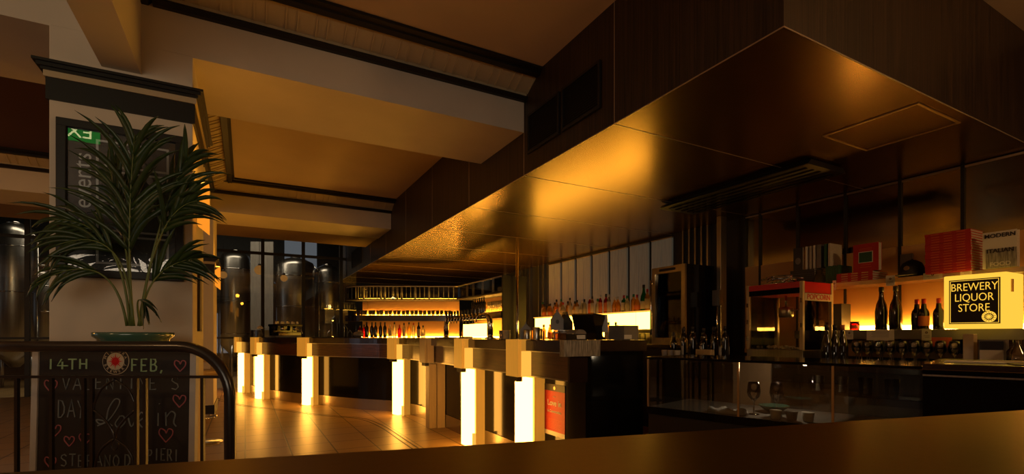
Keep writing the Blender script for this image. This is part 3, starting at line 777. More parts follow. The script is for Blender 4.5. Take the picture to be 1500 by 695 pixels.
# lower shelf bottles
for i, u in enumerate((1291, 1312)):
    bottle('magnum', 'gdark', 'capk', None, ('large dark bottle on the lower shelf on the jar side of the pair' if i == 0 else 'large dark bottle on the lower shelf on the beer side of the pair'),
           (4.95, yx(u, 4.95), 1.201), 'large dark bottles on the lower shelf', small=False)
for i, (u, lb) in enumerate(((1343, 'reddish beer bottle farthest from the sign on the lower shelf'), (1355, 'reddish beer bottle with round orange label, middle of three'), (1375, 'reddish beer bottle touching the glowing sign'))):
    b = bottle('beer', 'gdark', 'capr', 'labelo' if i == 1 else None, lb, (4.95-.02*(i == 1), yx(u, 4.95), 1.201), 'beer bottles on the lower shelf', small=False)
j = thing('preserve_jar', 'short glass jar of red preserve with dark lid on the lower shelf', 'jar', (4.93, yx(1252, 4.93), 1.201))
MB().lathe([(.036, 0), (.038, .006), (.038, .055), (.034, .062)], n=18).build('body', 'gred', j); MB().lathe([(.037, .062), (.037, .078)], n=18).build('lid', 'capk', j)
MB().lathe([(.0388, .012), (.0388, .045)], n=18, cap=False).build('label', 'labelo', j)
b = MB().box(-.08, .08, -.04, .04, 0, .25, bev=.004).build('black_carton', 'blackmat', loc=(5.0, yx(1233, 5.0), 1.201)); tag(b, 'tall black carton beside the jar on the lower shelf', 'carton')

# popcorn machine ------------------------------------------------------
pc = thing('popcorn_machine', 'red and chrome popcorn machine with glass sides on the low counter', 'popcorn machine', (4.30, 2.59, .921))
W_, D_, HT = .55, .47, .71      # along y, along x, height; origin at near-left corner
fr = MB(); t = .028
for xa in (0, D_-t):
    for yb_ in (0, W_-t): fr.box(xa, xa+t, yb_, yb_+t, .10, HT)
fr.build('corner_post', 'cream', pc)
MB().box(0, D_, 0, W_, 0, .10, bev=.004).build('base', 'steel', pc)
MB().box(t*.3, D_-t*.3, t*.3, W_-t*.3, HT-.10, HT-.002).build('canopy', 'redmetal', pc)
MB().box(-.004, 0, t, W_-t, HT-.055, HT-.004).build('canopy_trim', 'redmetal', pc)
MB().box(-.003, 0, t, W_-t, HT-.105, HT-.055).build('name_band', 'black', pc)
sp = MB().box(t, D_-t, -.003, 0, HT-.17, HT-.105).build('name_panel', 'labelc', pc)
text('POPCORN', .068, 'red', (D_/2, -.004, HT-.138), S_FACE, pc, off=.001, sx=1.1)
MB().box(.008, .012, t, W_-t, .10, HT-.10).box(D_-.012, D_-.008, t, W_-t, .10, HT-.10).box(t, D_-t, .008, .012, .10, HT-.10).box(t, D_-t, W_-.012, W_-.008, .10, HT-.10).build('glass_pane', 'pane', pc)
k_ = MB().lathe([(.055, 0), (.065, .02), (.065, .09), (.055, .10)], (D_/2, W_*.55, .40), n=18).build('kettle', 'steel', pc)
MB().tube([(D_/2, W_*.55, .50), (D_/2, W_*.55, .61)], .01).tube([(D_/2, W_*.55-.06, .46), (D_/2, W_*.55-.15, .48)], .007).build('kettle_arm', 'chrome', k_)
m_ = MB()
for q_ in range(70):
    m_.sphere((.06+random.random()*(D_-.12), .06+random.random()*(W_-.12), .105+random.random()*.02), .012, n=6, k=4)
tag(m_.build('popcorn', 'labelc', pc), kind='stuff')
for z in (.30, .52): MB().box(-.012, -.001, .004, .02, z, z+.04).build('hinge', 'chrome', pc)
for z in (.18, .34, .5): MB().box(-.012, -.001, W_-.022, W_-.006, z, z+.04).build('latch', 'chrome', pc)
# heap of utensils on the popcorn machine
ut = thing('serving_utensils', 'tangled heap of shiny serving tongs on top of the popcorn machine', 'utensils', (4.52, 2.95, .921+HT))
for q_ in range(12):
    a = random.random()*PI; cx_, cy_ = random.uniform(-.08, .08), random.uniform(-.12, .12); l = random.uniform(.08, .13); z = .014+q_*.006
    dx, dy = math.cos(a)*l, math.sin(a)*l
    MB().tube([(cx_-dx, cy_-dy, z), (cx_-dx*.3, cy_-dy*.3, z+.014), (cx_+dx*.4, cy_+dy*.4, z+.018), (cx_+dx, cy_+dy, z+.002)], [.010, .004, .004, .012], n=6).build('tongs', 'chrome', ut)
MB().lathe([(.02, 0), (.15, .002), (.155, .012)], n=24, cap=True).build('tray', 'chrome', ut)

# bottles beside the popcorn machine
for i, u in enumerate((1211, 1223, 1234)):
    bottle('burgundy', 'gdark', 'capk' if i != 2 else 'labelo', None, f'dark wine bottle on the low counter, {od(i)} from the popcorn machine', (4.22+.07*i, yx(u, 4.22+.07*i), .921), 'wine bottles beside the popcorn machine', small=False)
# dark bottles and rack below the fridge side
rk = thing('bottle_rack', 'low rack with pale uprights holding dark bottles between fridge and popcorn machine', 'rack', (4.12, 3.6, .921))
MB().box(-.06, .25, -.36, .36, 0, .012).build('base', 'blackmat', rk)
for y in (-.35, -.12, .12): MB().box(-.06, -.045, y, y+.018, .012, .12).build('upright', 'boardframe', rk)
for i in range(11):
    y = 3.27+i*.066; k = ('wine', 'beer', 'slim')[i % 3]
    bottle(k, 'gdark', 'capk', 'labelc' if i % 4 == 1 else None, f'dark {kname[k]} bottle in the low rack, {od(i)} from the popcorn machine', (4.15+.09*(i % 2), y, .934), 'dark bottles in the low rack')
for i in range(3):
    b = MB().lathe([(.02, 0), (.03, .005), (.036, .07), (.038, .072)], n=16).build('coffee_cup', 'white' if i == 0 else 'capw', loc=(4.06, 3.78+i*.085 if i else 3.80, .921)); b.location.x = 4.02+.0; b.location.y = 3.76+i*.085
    tag(b, f'small white cup by the bottle rack, {od(i)} from the rack', 'cup', 'white cups by the bottle rack')
# steel column between fridge and mirrors
sc_ = thing('steel_column', 'slim steel column between the fridge and the bronze mirrors', 'column', (4.93, 3.93, 0))
MB().box(-.05, .05, -.03, .03, .93, SZ-.001, bev=.004).build('shaft', 'steel', sc_); MB().box(-.10, -.06, -.05, .05, 1.5, 1.68).build('switch_box', 'steel', sc_)
MB().tube([(-.08, .0, 1.0), (-.08, .0, 1.62)], .012).build('conduit', 'chrome', sc_)

# wine glasses row on the low counter under the lower shelf
rows = []
u = 1252; i = 0
for r_, x in enumerate((4.55, 4.70, 4.85)):
    y = yx(1398, x); i = 0
    while y < yx(1248, x):
        glass(('wine', 'flute', 'wine')[r_], f'{("wine glass", "champagne flute", "wine glass")[r_]} on the low counter in the {("front", "middle", "back")[r_]} row, {od(i)} from the till', (x, y, .921), 'stemmed glasses under the lower shelf', sc=.95, mat='clear' if r_ == 0 else 'gclear')
        y += .082; i += 1

# brochure holder, pale post, papers
b = thing('brochure_holder', 'dark brochure holder with white leaflet under the glowing sign', 'brochure holder', (4.45, yx(1452, 4.45), .921))
MB().box(.01, .06, -.07, .07, 0, .20).build('holder', 'grey', b); MB().box(.0, .008, -.06, .06, .01, .13).build('leaflet', 'white', b); MB().box(.0, .008, -.06, .06, .135, .19).build('header_card', 'darkcover', b)
b = MB().box(-.03, .03, -.03, .03, 0, .24, bev=.003).build('cream_box', 'cream', loc=(4.5, yx(1421, 4.5), .921)); tag(b, 'tall narrow cream box beside the brochure holder', 'box')
b = MB().lathe([(.05, 0), (.06, .02), (.055, .12), (.02, .17), (.02, .2)], n=18).build('glass_decanter', 'clear', loc=(4.45, yx(1490, 4.45), .921)); tag(b, 'round glass decanter at the right end under the sign', 'decanter')

# ---------------------------------------------------------------- glass display case (slightly turned)
CA = math.atan2(-.962, .274)      # heading of its front
cz = thing('display_case', 'long glass-fronted display case with black top, beside the dark bar end', 'display case', (2.50, 2.61, 0), CA)
# local x runs along the front towards the viewer's right, local y points to the back (left of travel = east)
L_ = 1.50
MB().box(0, L_, .015, .62, 0, .62).build('cabinet', 'blackmat', cz)
MB().box(-.01, L_, -.01, .64, .985, 1.0, bev=.002).build('top_board', 'black', cz)
MB().box(0, L_, .0, .012, .60, .649).build('front_lip', 'black', cz)
MB().box(.01, L_-.01, .013, .62, .621, .65).build('deck', 'grey', cz)
MB().box(.01, L_-.01, .002, .008, .65, .985).build('front_glass', 'casepane', cz)
MB().box(0, .008, .008, .60, .65, .985).build('side_glass', 'casepane', cz)
m_ = MB().box(.02, .36, .60, .612, .65, .985).box(.62, L_, .60, .612, .65, .985); m_.build('back_glass', 'casepane', cz)
MB().box(.36, .62, .59, .612, .65, .985).build('back_panel', 'brownpaint', cz)
for x in (0, .62, 1.12): MB().box(x, x+.012, -.004, .002, .65, .985).build('corner_strip', 'brass', cz)
MB().box(.93, L_-.02, .22, .58, .80, .806).build('glass_shelf', 'casepane', cz)
def in_case(x, y, z): 
    c_, s_ = math.cos(CA), math.sin(CA); return (2.50+x*c_-y*s_, 2.61+x*s_+y*c_, z)
m_ = MB(); nx_ = 10
pts = [[(-.11+.22*i/nx_, -.05+.10*j/4, .016+.010*math.sin(i*1.3+j)+(.012 if j in (1, 3) else 0)) for i in range(nx_+1)] for j in range(5)]
vv = [[m_.bm.verts.new(p) for p in r] for r in pts]; vb = [[m_.bm.verts.new((p[0], p[1], .0)) for p in r] for r in pts]
for j in range(4):
    for i in range(nx_):
        m_.bm.faces.new([vv[j][i], vv[j][i+1], vv[j+1][i+1], vv[j+1][i]]); m_.bm.faces.new([vb[j][i], vb[j+1][i], vb[j+1][i+1], vb[j][i+1]])
for i in range(nx_):
    m_.bm.faces.new([vb[0][i], vb[0][i+1], vv[0][i+1], vv[0][i]]); m_.bm.faces.new([vb[4][i+1], vb[4][i], vv[4][i], vv[4][i+1]])
for j in range(4):
    m_.bm.faces.new([vb[j+1][0], vb[j][0], vv[j][0], vv[j+1][0]]); m_.bm.faces.new([vb[j][nx_], vb[j+1][nx_], vv[j+1][nx_], vv[j][nx_]])
for f_ in m_.bm.faces: f_.smooth = True
tag(m_.build('folded_napkin', 'cloth', loc=in_case(.52, .10, .651), rz=CA+.1), 'folded white napkin lying in the glass display case', 'napkin')
for i, (x, y) in enumerate(((.66, .16), (.78, .20))):
    glass('wine', ('large wine glass beside the napkin in the display case', 'second large wine glass in the display case behind the brass strip')[i], in_case(x, y, .651), 'wine glasses in the display case', sc=1.05, name='wine_glass')
for i, x in enumerate((.82, .90, .98)):
    b = MB().lathe([(.022, 0), (.026, .004), (.034, .055)], n=16).build('small_cup', 'white' if i != 1 else 'grey', loc=in_case(x, .06+.02*i, .651))
    tag(b, ('white ribbed cup nearest the wine glasses in the display case', 'grey cup between two white cups in the display case', 'white ribbed cup nearest the till in the display case')[i], 'cup', 'small cups in the display case')
m_ = MB().lathe([(.03, 0), (.05, .01), (.095, .045), (.09, .047), (.04, .016)], n=24); tag(m_.build('serving_bowl', 'teal', loc=in_case(.72, .34, .651)), 'shallow green bowl at the back of the display case', 'bowl')
for i in range(4):
    glass('tumbler', f'tumbler on the inner glass shelf of the display case, {od(i)} from the brass strip', in_case(.98+i*.12, .30, .807), 'tumblers on the inner shelf')
# dark till counter
T0 = in_case(L_+.006, -.03, 0)
tl = thing('till_counter', 'black till counter with a steel trim line, right beside the display case', 'counter', T0, CA)
MB().box(0, .9, 0, .70, 0, .985).build('body', 'black', tl); MB().box(0, .9, -.012, .72, .985, 1.015, bev=.003).build('top', 'darkwood', tl)
MB().box(0, .9, -.004, 0, .955, .963).build('steel_trim', 'steel', tl)
def on_till(x, y, z=1.016):
    c_, s_ = math.cos(CA), math.sin(CA); return (T0[0]+x*c_-y*s_, T0[1]+x*s_+y*c_, z)
for nm, mt, x, y, a_, lb, sz in (('paper_sheet', 'white', .20, .30, .3, 'white sheet of paper lying on the black till counter', (.10, .14)), ('menu_card', 'signpanel', .32, .42, -.2, 'yellow menu card lying on the till counter', (.07, .12)), ('clipboard', 'darkcover', .42, .20, .5, 'dark clipboard lying on the till counter', (.09, .13))):
    b = MB().box(-sz[0], sz[0], -sz[1], sz[1], 0, .004).build(nm, 'labelc' if mt == 'signpanel' else mt, loc=on_till(x, y), rz=a_); tag(b, lb, 'paper')

# ---------------------------------------------------------------- things on the near end of the bar
BT = 1.116
b = thing('cash_register', 'black cash register screen seen from behind on the bar end', 'cash register', (2.44, 3.22, BT), .35)
MB().prism([(-.02, .0), (.11, .0), (.10, .02), (.06, .03), (.055, .10), (.11, .19), (.095, .20), (-.06, .21), (-.085, .20), (-.03, .05)], 'y', -.10, .10).build('housing', 'black', b)
MB().prism([(.112, .06), (.12, .06), (.105, .205), (.097, .205)], 'y', -.12, .12).build('screen_edge', 'white', b)
b = MB().box(-.085, .085, -.085, .085, 0, .115, bev=.003).build('grey_box', 'grey', loc=(2.70, 3.09, BT), rz=.12); tag(b, 'square grey box on the bar end, next to the register', 'box')
l2 = MB().box(-.087, .0-.0, -.0875, -.086, .008, .04).build('sticker', 'white', b)
# gable-top carton
def gable(label, loc, rz, w_, d_, h_, rf, mat, group):
    g = thing('gable_carton', label, 'carton', loc, rz, group)
    MB().prism([(-w_/2, 0), (w_/2, 0), (w_/2, h_), (0, h_+rf), (-w_/2, h_)], 'y', -d_/2, d_/2).build('body', mat, g)
    m_ = MB(); m_.lathe([(.018, 0), (.018, .001)], n=12, sx=.8); e_ = m_.build('printed_drop', 'ink', g, (0, -d_/2-.001, h_*.75)); e_.rotation_euler = (PI/2, 0, 0)
    MB().box(-.004, .004, -d_/2, d_/2, h_+rf-.006, h_+rf+.012).build('top_fold', mat, g)
    return g
CB = 'gable cartons on the bar end'
st = thing('display_riser', 'small grey riser with jars of lollies under the gable carton', 'riser', (2.30, 3.46, BT))
MB().box(-.09, .09, -.09, .09, .072, .080).build('top_board', 'pane', st)
for sx_ in (-.08, .08):
    for sy_ in (-.08, .08): MB().box(sx_-.005, sx_+.005, sy_-.005, sy_+.005, 0, .072).build('leg', 'grey', st)
gable('grey gable-top carton with a black drop, standing on the riser', (2.30, 3.46, BT+.081), -.5, .10, .12, .09, .07, 'grey', CB)
gable('dark gable carton standing behind the register', (2.48, 3.60, BT), -.3, .10, .13, .15, .08, 'blackmat', CB)
gable('grey gable carton beside the metal canisters', (2.34, 4.05, BT), -.5, .11, .12, .09, .06, 'grey', CB)
for i, (x, y, m1, lb) in enumerate(((2.26, 3.42, 'gold', 'small jar of yellow lollies under the riser'), (2.34, 3.42, 'amber', 'small jar of amber lollies under the riser'))):
    j = thing('lolly_jar', lb, 'jar', (x, y, BT), 0, 'lolly jars under the riser')
    MB().lathe([(.030, 0), (.032, .004), (.032, .050), (.028, .054)], n=16).build('body', m1, j); MB().lathe([(.029, .054), (.029, .066)], n=16).build('lid', 'capw', j)
b = thing('recipe_box', 'clear box with a rounded lid on the stone bar end', 'box', (2.24, 3.10, BT), .15)
MB().box(-.06, .06, -.05, .05, 0, .045).build('box_body', 'gclear', b)
MB().prism([(-.06, .046)]+[(-.06*math.cos(a), .046+.035*math.sin(a)) for a in [i*PI/8 for i in range(1, 8)]]+[(.06, .046)], 'y', -.05, .05).build('lid', 'grey', b)
MB().box(-.045, .045, -.052, -.0505, .008, .038).build('paper_label', 'white', b)
for i in range(3):
    b = MB().lathe([(.032, 0), (.033, .004), (.033, .10-.01*i), (.028, .108-.01*i)], n=16).build('metal_canister', 'steel', loc=(2.26+.075*(i % 2), 3.72+.085*i, BT)); tag(b, f'metal canister on the bar, {od(i)} behind the riser', 'canister', 'metal canisters on the bar')
for i in range(7):
    for j_ in range(2):
        b = MB().lathe([(.036, 0), (.040, .012)], n=18, ).build('paper_cup', 'cream' if j_ else 'grey', loc=(2.28+(.0 if j_ else .02), 4.36-.03+(.0 if j_ else .12), BT+i*.0125))
        tag(b, f'{"cream" if j_ else "grey"} saucer in its stack on the bar, {od(i)} from the bottom', 'saucer', 'saucers stacked on the bar'); b.name = 'saucer'

# far end of the bar: espresso machine, cups
q = spot(408, 8.9); e = thing('espresso_machine', 'dark espresso machine with upturned cups on top, at the far part of the bar', 'espresso machine', (q[0]+.12, q[1]+.1, BT), .45)
MB().box(-.22, .22, -.16, .16, .03, .10, bev=.01).box(-.22, .22, .0, .16, .10, .22).box(-.24, .24, -.16, .16, .20, .24, bev=.006).build('housing', 'black', e)
for x in (-.12, .12): MB().tube([(x, -.10, .20), (x, -.10, .15), (x, -.22, .14)], [.03, .03, .01]).build('group_handle', 'chrome', e)
MB().tube([(.21, -.12, .20), (.23, -.16, .1), (.24, -.17, .05)], .006).build('steam_wand', 'chrome', e)
for i in range(9):
    c_ = MB().lathe([(.025, 0), (.018, .045), (.012, .05)], n=12).build('coffee_cup', 'white', loc=(0, 0, 0)); a = .45
    x, y = -.20+i*.05, -.05+.04*(i % 2); c_.location = (q[0]+.12+x*math.cos(a)-y*math.sin(a), q[1]+.1+x*math.sin(a)+y*math.cos(a), BT+.241)
    tag(c_, f'white cup upturned on the espresso machine, {od(i)} along the row', 'cup', 'cups on the espresso machine')
q = spot(381, 8.9); b = thing('flower_vase', 'pale flower in a small vase at the far bar', 'vase', (q[0], q[1], BT))
MB().lathe([(.03, 0), (.05, .05), (.03, .11), (.035, .13)], n=14).build('vase', 'gclear', b)
for k in range(7): MB().sphere((.03*math.cos(k), .03*math.sin(k*1.7), .17+.012*(k % 3)), .025, n=8, k=6, sz=.7).build('petal', 'white', b)
q = spot(525, 8.1); m_ = MB(); m_.sphere((0, 0, .05), .09, n=16, k=8, sz=.55)
tag(m_.build('cloth_bundle', 'grey', loc=(q[0], q[1], BT)), 'rumpled grey cloth bundle on the curved bar', 'cloth')

# ---------------------------------------------------------------- foreground bar top
edge = cat([(-2.2, 1.18), (-1.2, .97), (-.24, .745), (.33, .612), (.85, .50), (1.39, .385), (2.0, .26), (2.6, .12)], 6)
fb = thing('serving_ledge', 'dark glossy lacquered bar top in the near foreground', 'bar top', (0, 0, 0))
MB().sweep(edge, [(0, .992), (-.005, 1.0), (-1.5, 1.0), (-1.5, .94), (0, .94)]).build('top', 'bartop', fb)
MB().sweep(edge, [(-.12, 0), (-.12, .94), (-.20, .94), (-.20, 0)]).build('front_panel', 'darkwood', fb)

# ---------------------------------------------------------------- railing with gothic ironwork (faces the viewer)
D = 2.20
def rp(u, v, d=D): 
    x, y = spot(u, d); return (x, y, H-(v-492)*d/722.5)
rl = thing('iron_railing', 'black iron railing with thick rounded handrail and pointed-arch ironwork', 'railing', (spot(337, D)[0], spot(337, D)[1], 0), -math.asin(SN))
def L2(u, v): return ((u-337)/722.5*D, 0, H-(v-492)*D/722.5)      # local: x along the rail
x1, z1, r_ = 0, L2(0, 508)[2], .228
pts = [(L2(-110, 508)[0], 0, z1), (L2(60, 508)[0], 0, z1)] + [(-r_+r_*math.sin(a), 0, z1-r_+r_*math.cos(a)) for a in [i*PI/20 for i in range(11)]] + [(0, 0, .4), (0, 0, 0)]
MB().tube(pts, .024, n=16).build('handrail', 'iron', rl)
zr = L2(0, 552.5)[2]
MB().box(L2(-110, 0)[0], 0, -.008, .008, zr-.006, zr+.006).build('upper_rail', 'iron', rl)
MB().box(L2(-110, 0)[0], 0, -.008, .008, .10, .115).build('lower_rail', 'iron', rl)
for u in (-40, 25, 76, 123, 135, 200, 213, 297):
    x = L2(u, 0)[0]; MB().box(x-.007, x+.007, -.007, .007, .115, zr-.006).build('baluster', 'iron', rl)
def arcs(pp): return [L2(u, v) for u, v in cat(pp, 6)]
MB().tube(arcs([(137, 601), (139, 590), (149, 570), (168, 556)]), .0055, n=6).tube(arcs([(199, 601), (197, 590), (187, 570), (168, 556)]), .0055, n=6).build('pointed_arch', 'iron', rl)
MB().tube(arcs([(137, 601), (150, 612), (163, 628), (168, 645)]), .0055, n=6).tube(arcs([(199, 601), (186, 612), (173, 628), (168, 645)]), .0055, n=6).build('pointed_arch', 'iron', rl)
MB().tube(arcs([(168, 643), (150, 657), (141, 675), (137, 700)]), .0055, n=6).tube(arcs([(168, 643), (186, 657), (195, 675), (199, 700)]), .0055, n=6).build('pointed_arch', 'iron', rl)
MB().tube([L2(168+5*math.cos(a), 652+8*math.sin(a)) for a in [i*PI/6 for i in range(12)]], .004, n=6, closed=True).build('ring', 'iron', rl)
m_ = MB().lathe([(.05, 0), (.05, .012), (.03, .02)], n=16); m_.build('floor_flange', 'iron', rl)

# ---------------------------------------------------------------- chalkboard sign
Dc = 2.42
cx, cy = spot(163.5, Dc)
cb = thing('chalkboard_sign', 'black chalkboard in a pale frame with green and grey chalk writing, behind the railing', 'chalkboard', (cx, cy, .02), -math.asin(SN))
cb.rotation_euler = (math.radians(-1.5), 0, -math.asin(SN))
SC = Dc/722.5
def K(u, v): return ((u-163.5)*SC, (H-(v-492)*SC)-.02)
bw, bt = .405, K(0, 511)[1]
m_ = MB(); m_.box(-bw, -bw+.03, -.012, .012, 0, bt, 0).box(bw-.03, bw, -.012, .012, 0, bt, 0).box(-bw+.03, bw-.03, -.012, .012, bt-.012, bt, 0).box(-bw+.03, bw-.03, -.012, .012, 0, .03, 0)
m_.build('frame', 'boardframe', cb)
MB().box(-bw+.03, bw-.03, -.004, .008, .03, bt-.012).build('slate', 'board', cb)
GL = {  # strokes on a 0..1 x 0..1 cell
 '1': [[(.5,0),(.5,1)]], '4': [[(.5,1),(.0,.35),(1.3,.35)],[(.6,.75),(.6,0)]], 'T': [[(.5,0),(.5,1)],[(0,1),(1,1)]], 'H': [[(.1,0),(.1,1)],[(.9,0),(.9,1)],[(.1,.5),(.9,.5)]],
 'F': [[(.1,0),(.1,1),(.9,.95)],[(.1,.5),(.7,.5)]], 'E': [[(.9,.02),(.1,0),(.1,1),(.9,1)],[(.1,.5),(.7,.5)]], 'B': [[(.1,0),(.1,1),(.7,.95),(.8,.75),(.6,.55),(.1,.5)],[(.6,.52),(.9,.35),(.85,.1),(.6,0),(.1,0)]],
 'V': [[(0,1),(.45,0),(.9,1)]], 'A': [[(0,0),(.5,1),(1,0)],[(.2,.35),(.8,.35)]], 'L': [[(.1,1),(.1,0),(.9,0)]], 'N': [[(.1,0),(.1,1),(.9,0),(.9,1)]], 'I': [[(.5,0),(.5,1)]],
 'S': [[(.9,.85),(.6,1),(.2,.9),(.1,.7),(.4,.55),(.8,.42),(.9,.2),(.6,0),(.1,.08)]], 'D': [[(.1,0),(.1,1),(.6,.92),(.9,.6),(.85,.25),(.5,.02),(.1,0)]], 'Y': [[(0,1),(.5,.5),(1,1)],[(.5,.5),(.4,0)]],
 'O': [[(.5,1),(.15,.8),(.05,.45),(.25,.08),(.6,0),(.9,.3),(.9,.7),(.5,1)]], 'P': [[(.1,0),(.1,1),(.7,.95),(.85,.72),(.6,.5),(.1,.48)]], 'R': [[(.1,0),(.1,1),(.7,.95),(.8,.72),(.6,.5),(.1,.48)],[(.45,.48),(.95,0)]],
 'i': [[(.5,0),(.5,.62)],[(.5,.9),(.55,.95)]], 'n': [[(.1,0),(.1,.6)],[(.1,.4),(.4,.65),(.75,.55),(.75,.05),(1,.0)]],
 "'": [[(.3,1),(.2,.8)]], ',': [[(.3,.1),(.15,-.15)]], '.': [[(.2,.0),(.25,.05)]],
}
def chalk(words, u0, v0, u1, v1, mat, rad=.0032):
    """write words into the board cell whose pixel-size box is u0..u1 by v0 (top) .. v1 (bottom)"""
    mb = MB(); (xa, zt), (xb, zb) = K(u0, v0), K(u1, v1); n = len(words); w_ = (xb-xa)/n
    rnd = random.Random(words)
    for i, ch in enumerate(words):
        j = rnd.uniform(-.05, .05)
        for st_ in GL.get(ch, []):
            mb.tube([(xa+(i+.06+.74*px)*w_, -.006, zb+(py+j)*(zt-zb)) for px, py in st_], rad, n=5, smooth=False)
    return mb.build('chalk_lettering', mat, cb)
def free(strokes, mat, rad=.003, name='chalk_lettering'):
    mb = MB()
    for st_ in strokes:
        P = [(K(u, v)[0], -.006, K(u, v)[1]) for u, v in cat(st_, 4)]
        mb.tube(P, rad, n=5, smooth=False)
    return mb.build(name, mat, cb)
chalk('14TH', 62, 527, 126, 542, 'chalkg', .004); chalk('FEB,', 187, 527, 243, 545, 'chalkg', .004)
chalk("VALENTINE'S", 86, 552, 262, 571, 'chalkw'); chalk('DAY', 80, 587, 124, 613, 'chalkw')
chalk('STEFANO', 86, 667, 176, 684, 'chalkw'); chalk('DI', 180, 667, 204, 684, 'chalkw'); chalk('PIERI', 214, 659, 262, 676, 'chalkw')
free([[(140, 625), (155, 618), (168, 600), (172, 588), (165, 586), (156, 600), (152, 618), (143, 622), (138, 616), (150, 618), (162, 625)], [(172, 612), (166, 622), (172, 628), (180, 620), (178, 611), (172, 611)],
      [(184, 610), (190, 626), (198, 609)], [(200, 619), (208, 612), (204, 605), (199, 616), (206, 627), (213, 620)]], 'chalkw', .0035)
free([[(229, 606), (229, 625)], [(230, 592), (231, 593)], [(240, 605), (241, 625)], [(241, 612), (248, 604), (254, 608), (252, 620), (256, 626)]], 'chalkw', .0035)
def heart(u, v, r): free([[(u, v+r), (u-r*.9, v-r*.1), (u-r*.75, v-r*.8), (u-r*.15, v-r*.55), (u, v-r*.2), (u+r*.3, v-r*.75), (u+r*.85, v-r*.6), (u+r*.8, v+r*.1), (u, v+r)]], 'chalkp', .003, 'chalk_heart')
for h_ in ((260, 536, 9), (70, 566, 10), (260, 588, 10), (78, 631, 9), (99, 647, 8), (122, 644, 9), (241, 638, 11), (72, 678, 9)): heart(*h_)
# round printed logo
(lx, lz) = K(165, 530)
m_ = MB(); m_.lathe([(.066, 0), (.066, .002)], n=40, m=0); m_.lathe([(.063, .002), (.063, .003)], n=40, m=1); m_.lathe([(.043, .003), (.043, .004)], n=32, m=0); m_.lathe([(.012, .004), (.012, .005)], n=18, m=2)
for k in range(16):
    a = k*PI/8; c_, s_ = math.cos(a), math.sin(a); r2 = .038 if k % 2 == 0 else .028
    m_.prism([(.012*c_-.004*s_, .012*s_+.004*c_), (r2*c_, r2*s_), (.012*c_+.004*s_, .012*s_-.004*c_)], 'z', .004, .005, 2)
lg = m_.build('round_logo', ['labelc', 'ink', 'redmetal'], cb, (lx, -.005, lz)); lg.rotation_euler = (PI/2, 0, 0)
def ring_text(word, up):
    n = len(word)
    for i, ch in enumerate(word):
        a = (PI/2 - (i-(n-1)/2)*.40) if up else (-PI/2 + (i-(n-1)/2)*.40)
        text(ch, .020, 'labelc', (.0525*math.cos(a), .0525*math.sin(a), .0042), (0, 0, a-PI/2 if up else a+PI/2), lg, 'logo_letter', ext=.0004)
ring_text('MILDURA', True); ring_text('BREWERY', False)
# feet
for x in (-bw+.015, bw-.015): MB().box(x-.012, x+.012, -.05, .12, -.018, .0).build('foot', 'boardframe', cb)

# ---------------------------------------------------------------- potted palm on a stand
pxy = spot(197, 2.68)
ps = thing('plant_stand', 'dark square plant stand behind the chalkboard', 'plant stand', (pxy[0], pxy[1], 0), -math.asin(SN))
MB().box(-.15, .15, -.13, .13, .84, .87, bev=.003).build('top', 'darkwood', ps)
for sx_ in (-1, 1):
    for sy_ in (-1, 1): MB().box(sx_*.13-.015, sx_*.13+.015, sy_*.11-.015, sy_*.11+.015, 0, .84).build('leg', 'darkwood', ps)
MB().box(-.13, .13, -.11, .11, .30, .32).build('shelf', 'darkwood', ps)
pl = thing('potted_palm', 'tall palm with long arching leaves in a glazed green bowl before the poster', 'potted plant', (pxy[0], pxy[1], .871), -math.asin(SN))
MB().lathe([(.09, 0), (.10, .01), (.155, .22), (.162, .26), (.180, .275), (.182, .295), (.170, .297), (.150, .25)], n=36, cap=True).build('pot', 'teal', pl)
MB().lathe([(.151, .262), (.151, .268)], n=24).build('soil', 'soil', pl)
Dp = 2.68; SP = Dp/722.5
def Q(u, v, dy=0): return Vector(((u-197)*SP, dy, H-(v-492)*SP-.871))
fr = [ # base-mid-tip pixels, depth of tip, number of leaflets, length, start of the leaflets
 ((196,478),(198,350),(214,206), -.08, 21, .32, .42), ((192,478),(176,350),(142,224), .06, 13, .28, .45), ((203,478),(232,330),(272,226), .03, 12, .26, .5),
 ((205,478),(238,345),(292,296), -.02, 10, .24, .5), ((190,478),(164,360),(92,326), -.06, 11, .25, .5),
 ((207,478),(226,408),(284,378), .02, 10, .22, .45), ((186,478),(158,402),(86,418), -.12, 8, .19, .5), ((194,478),(178,372),(112,366), -.12, 9, .22, .5),
 ((206,478),(212,444),(232,448), -.10, 4, .13, .8)]
rnd = random.Random(4)
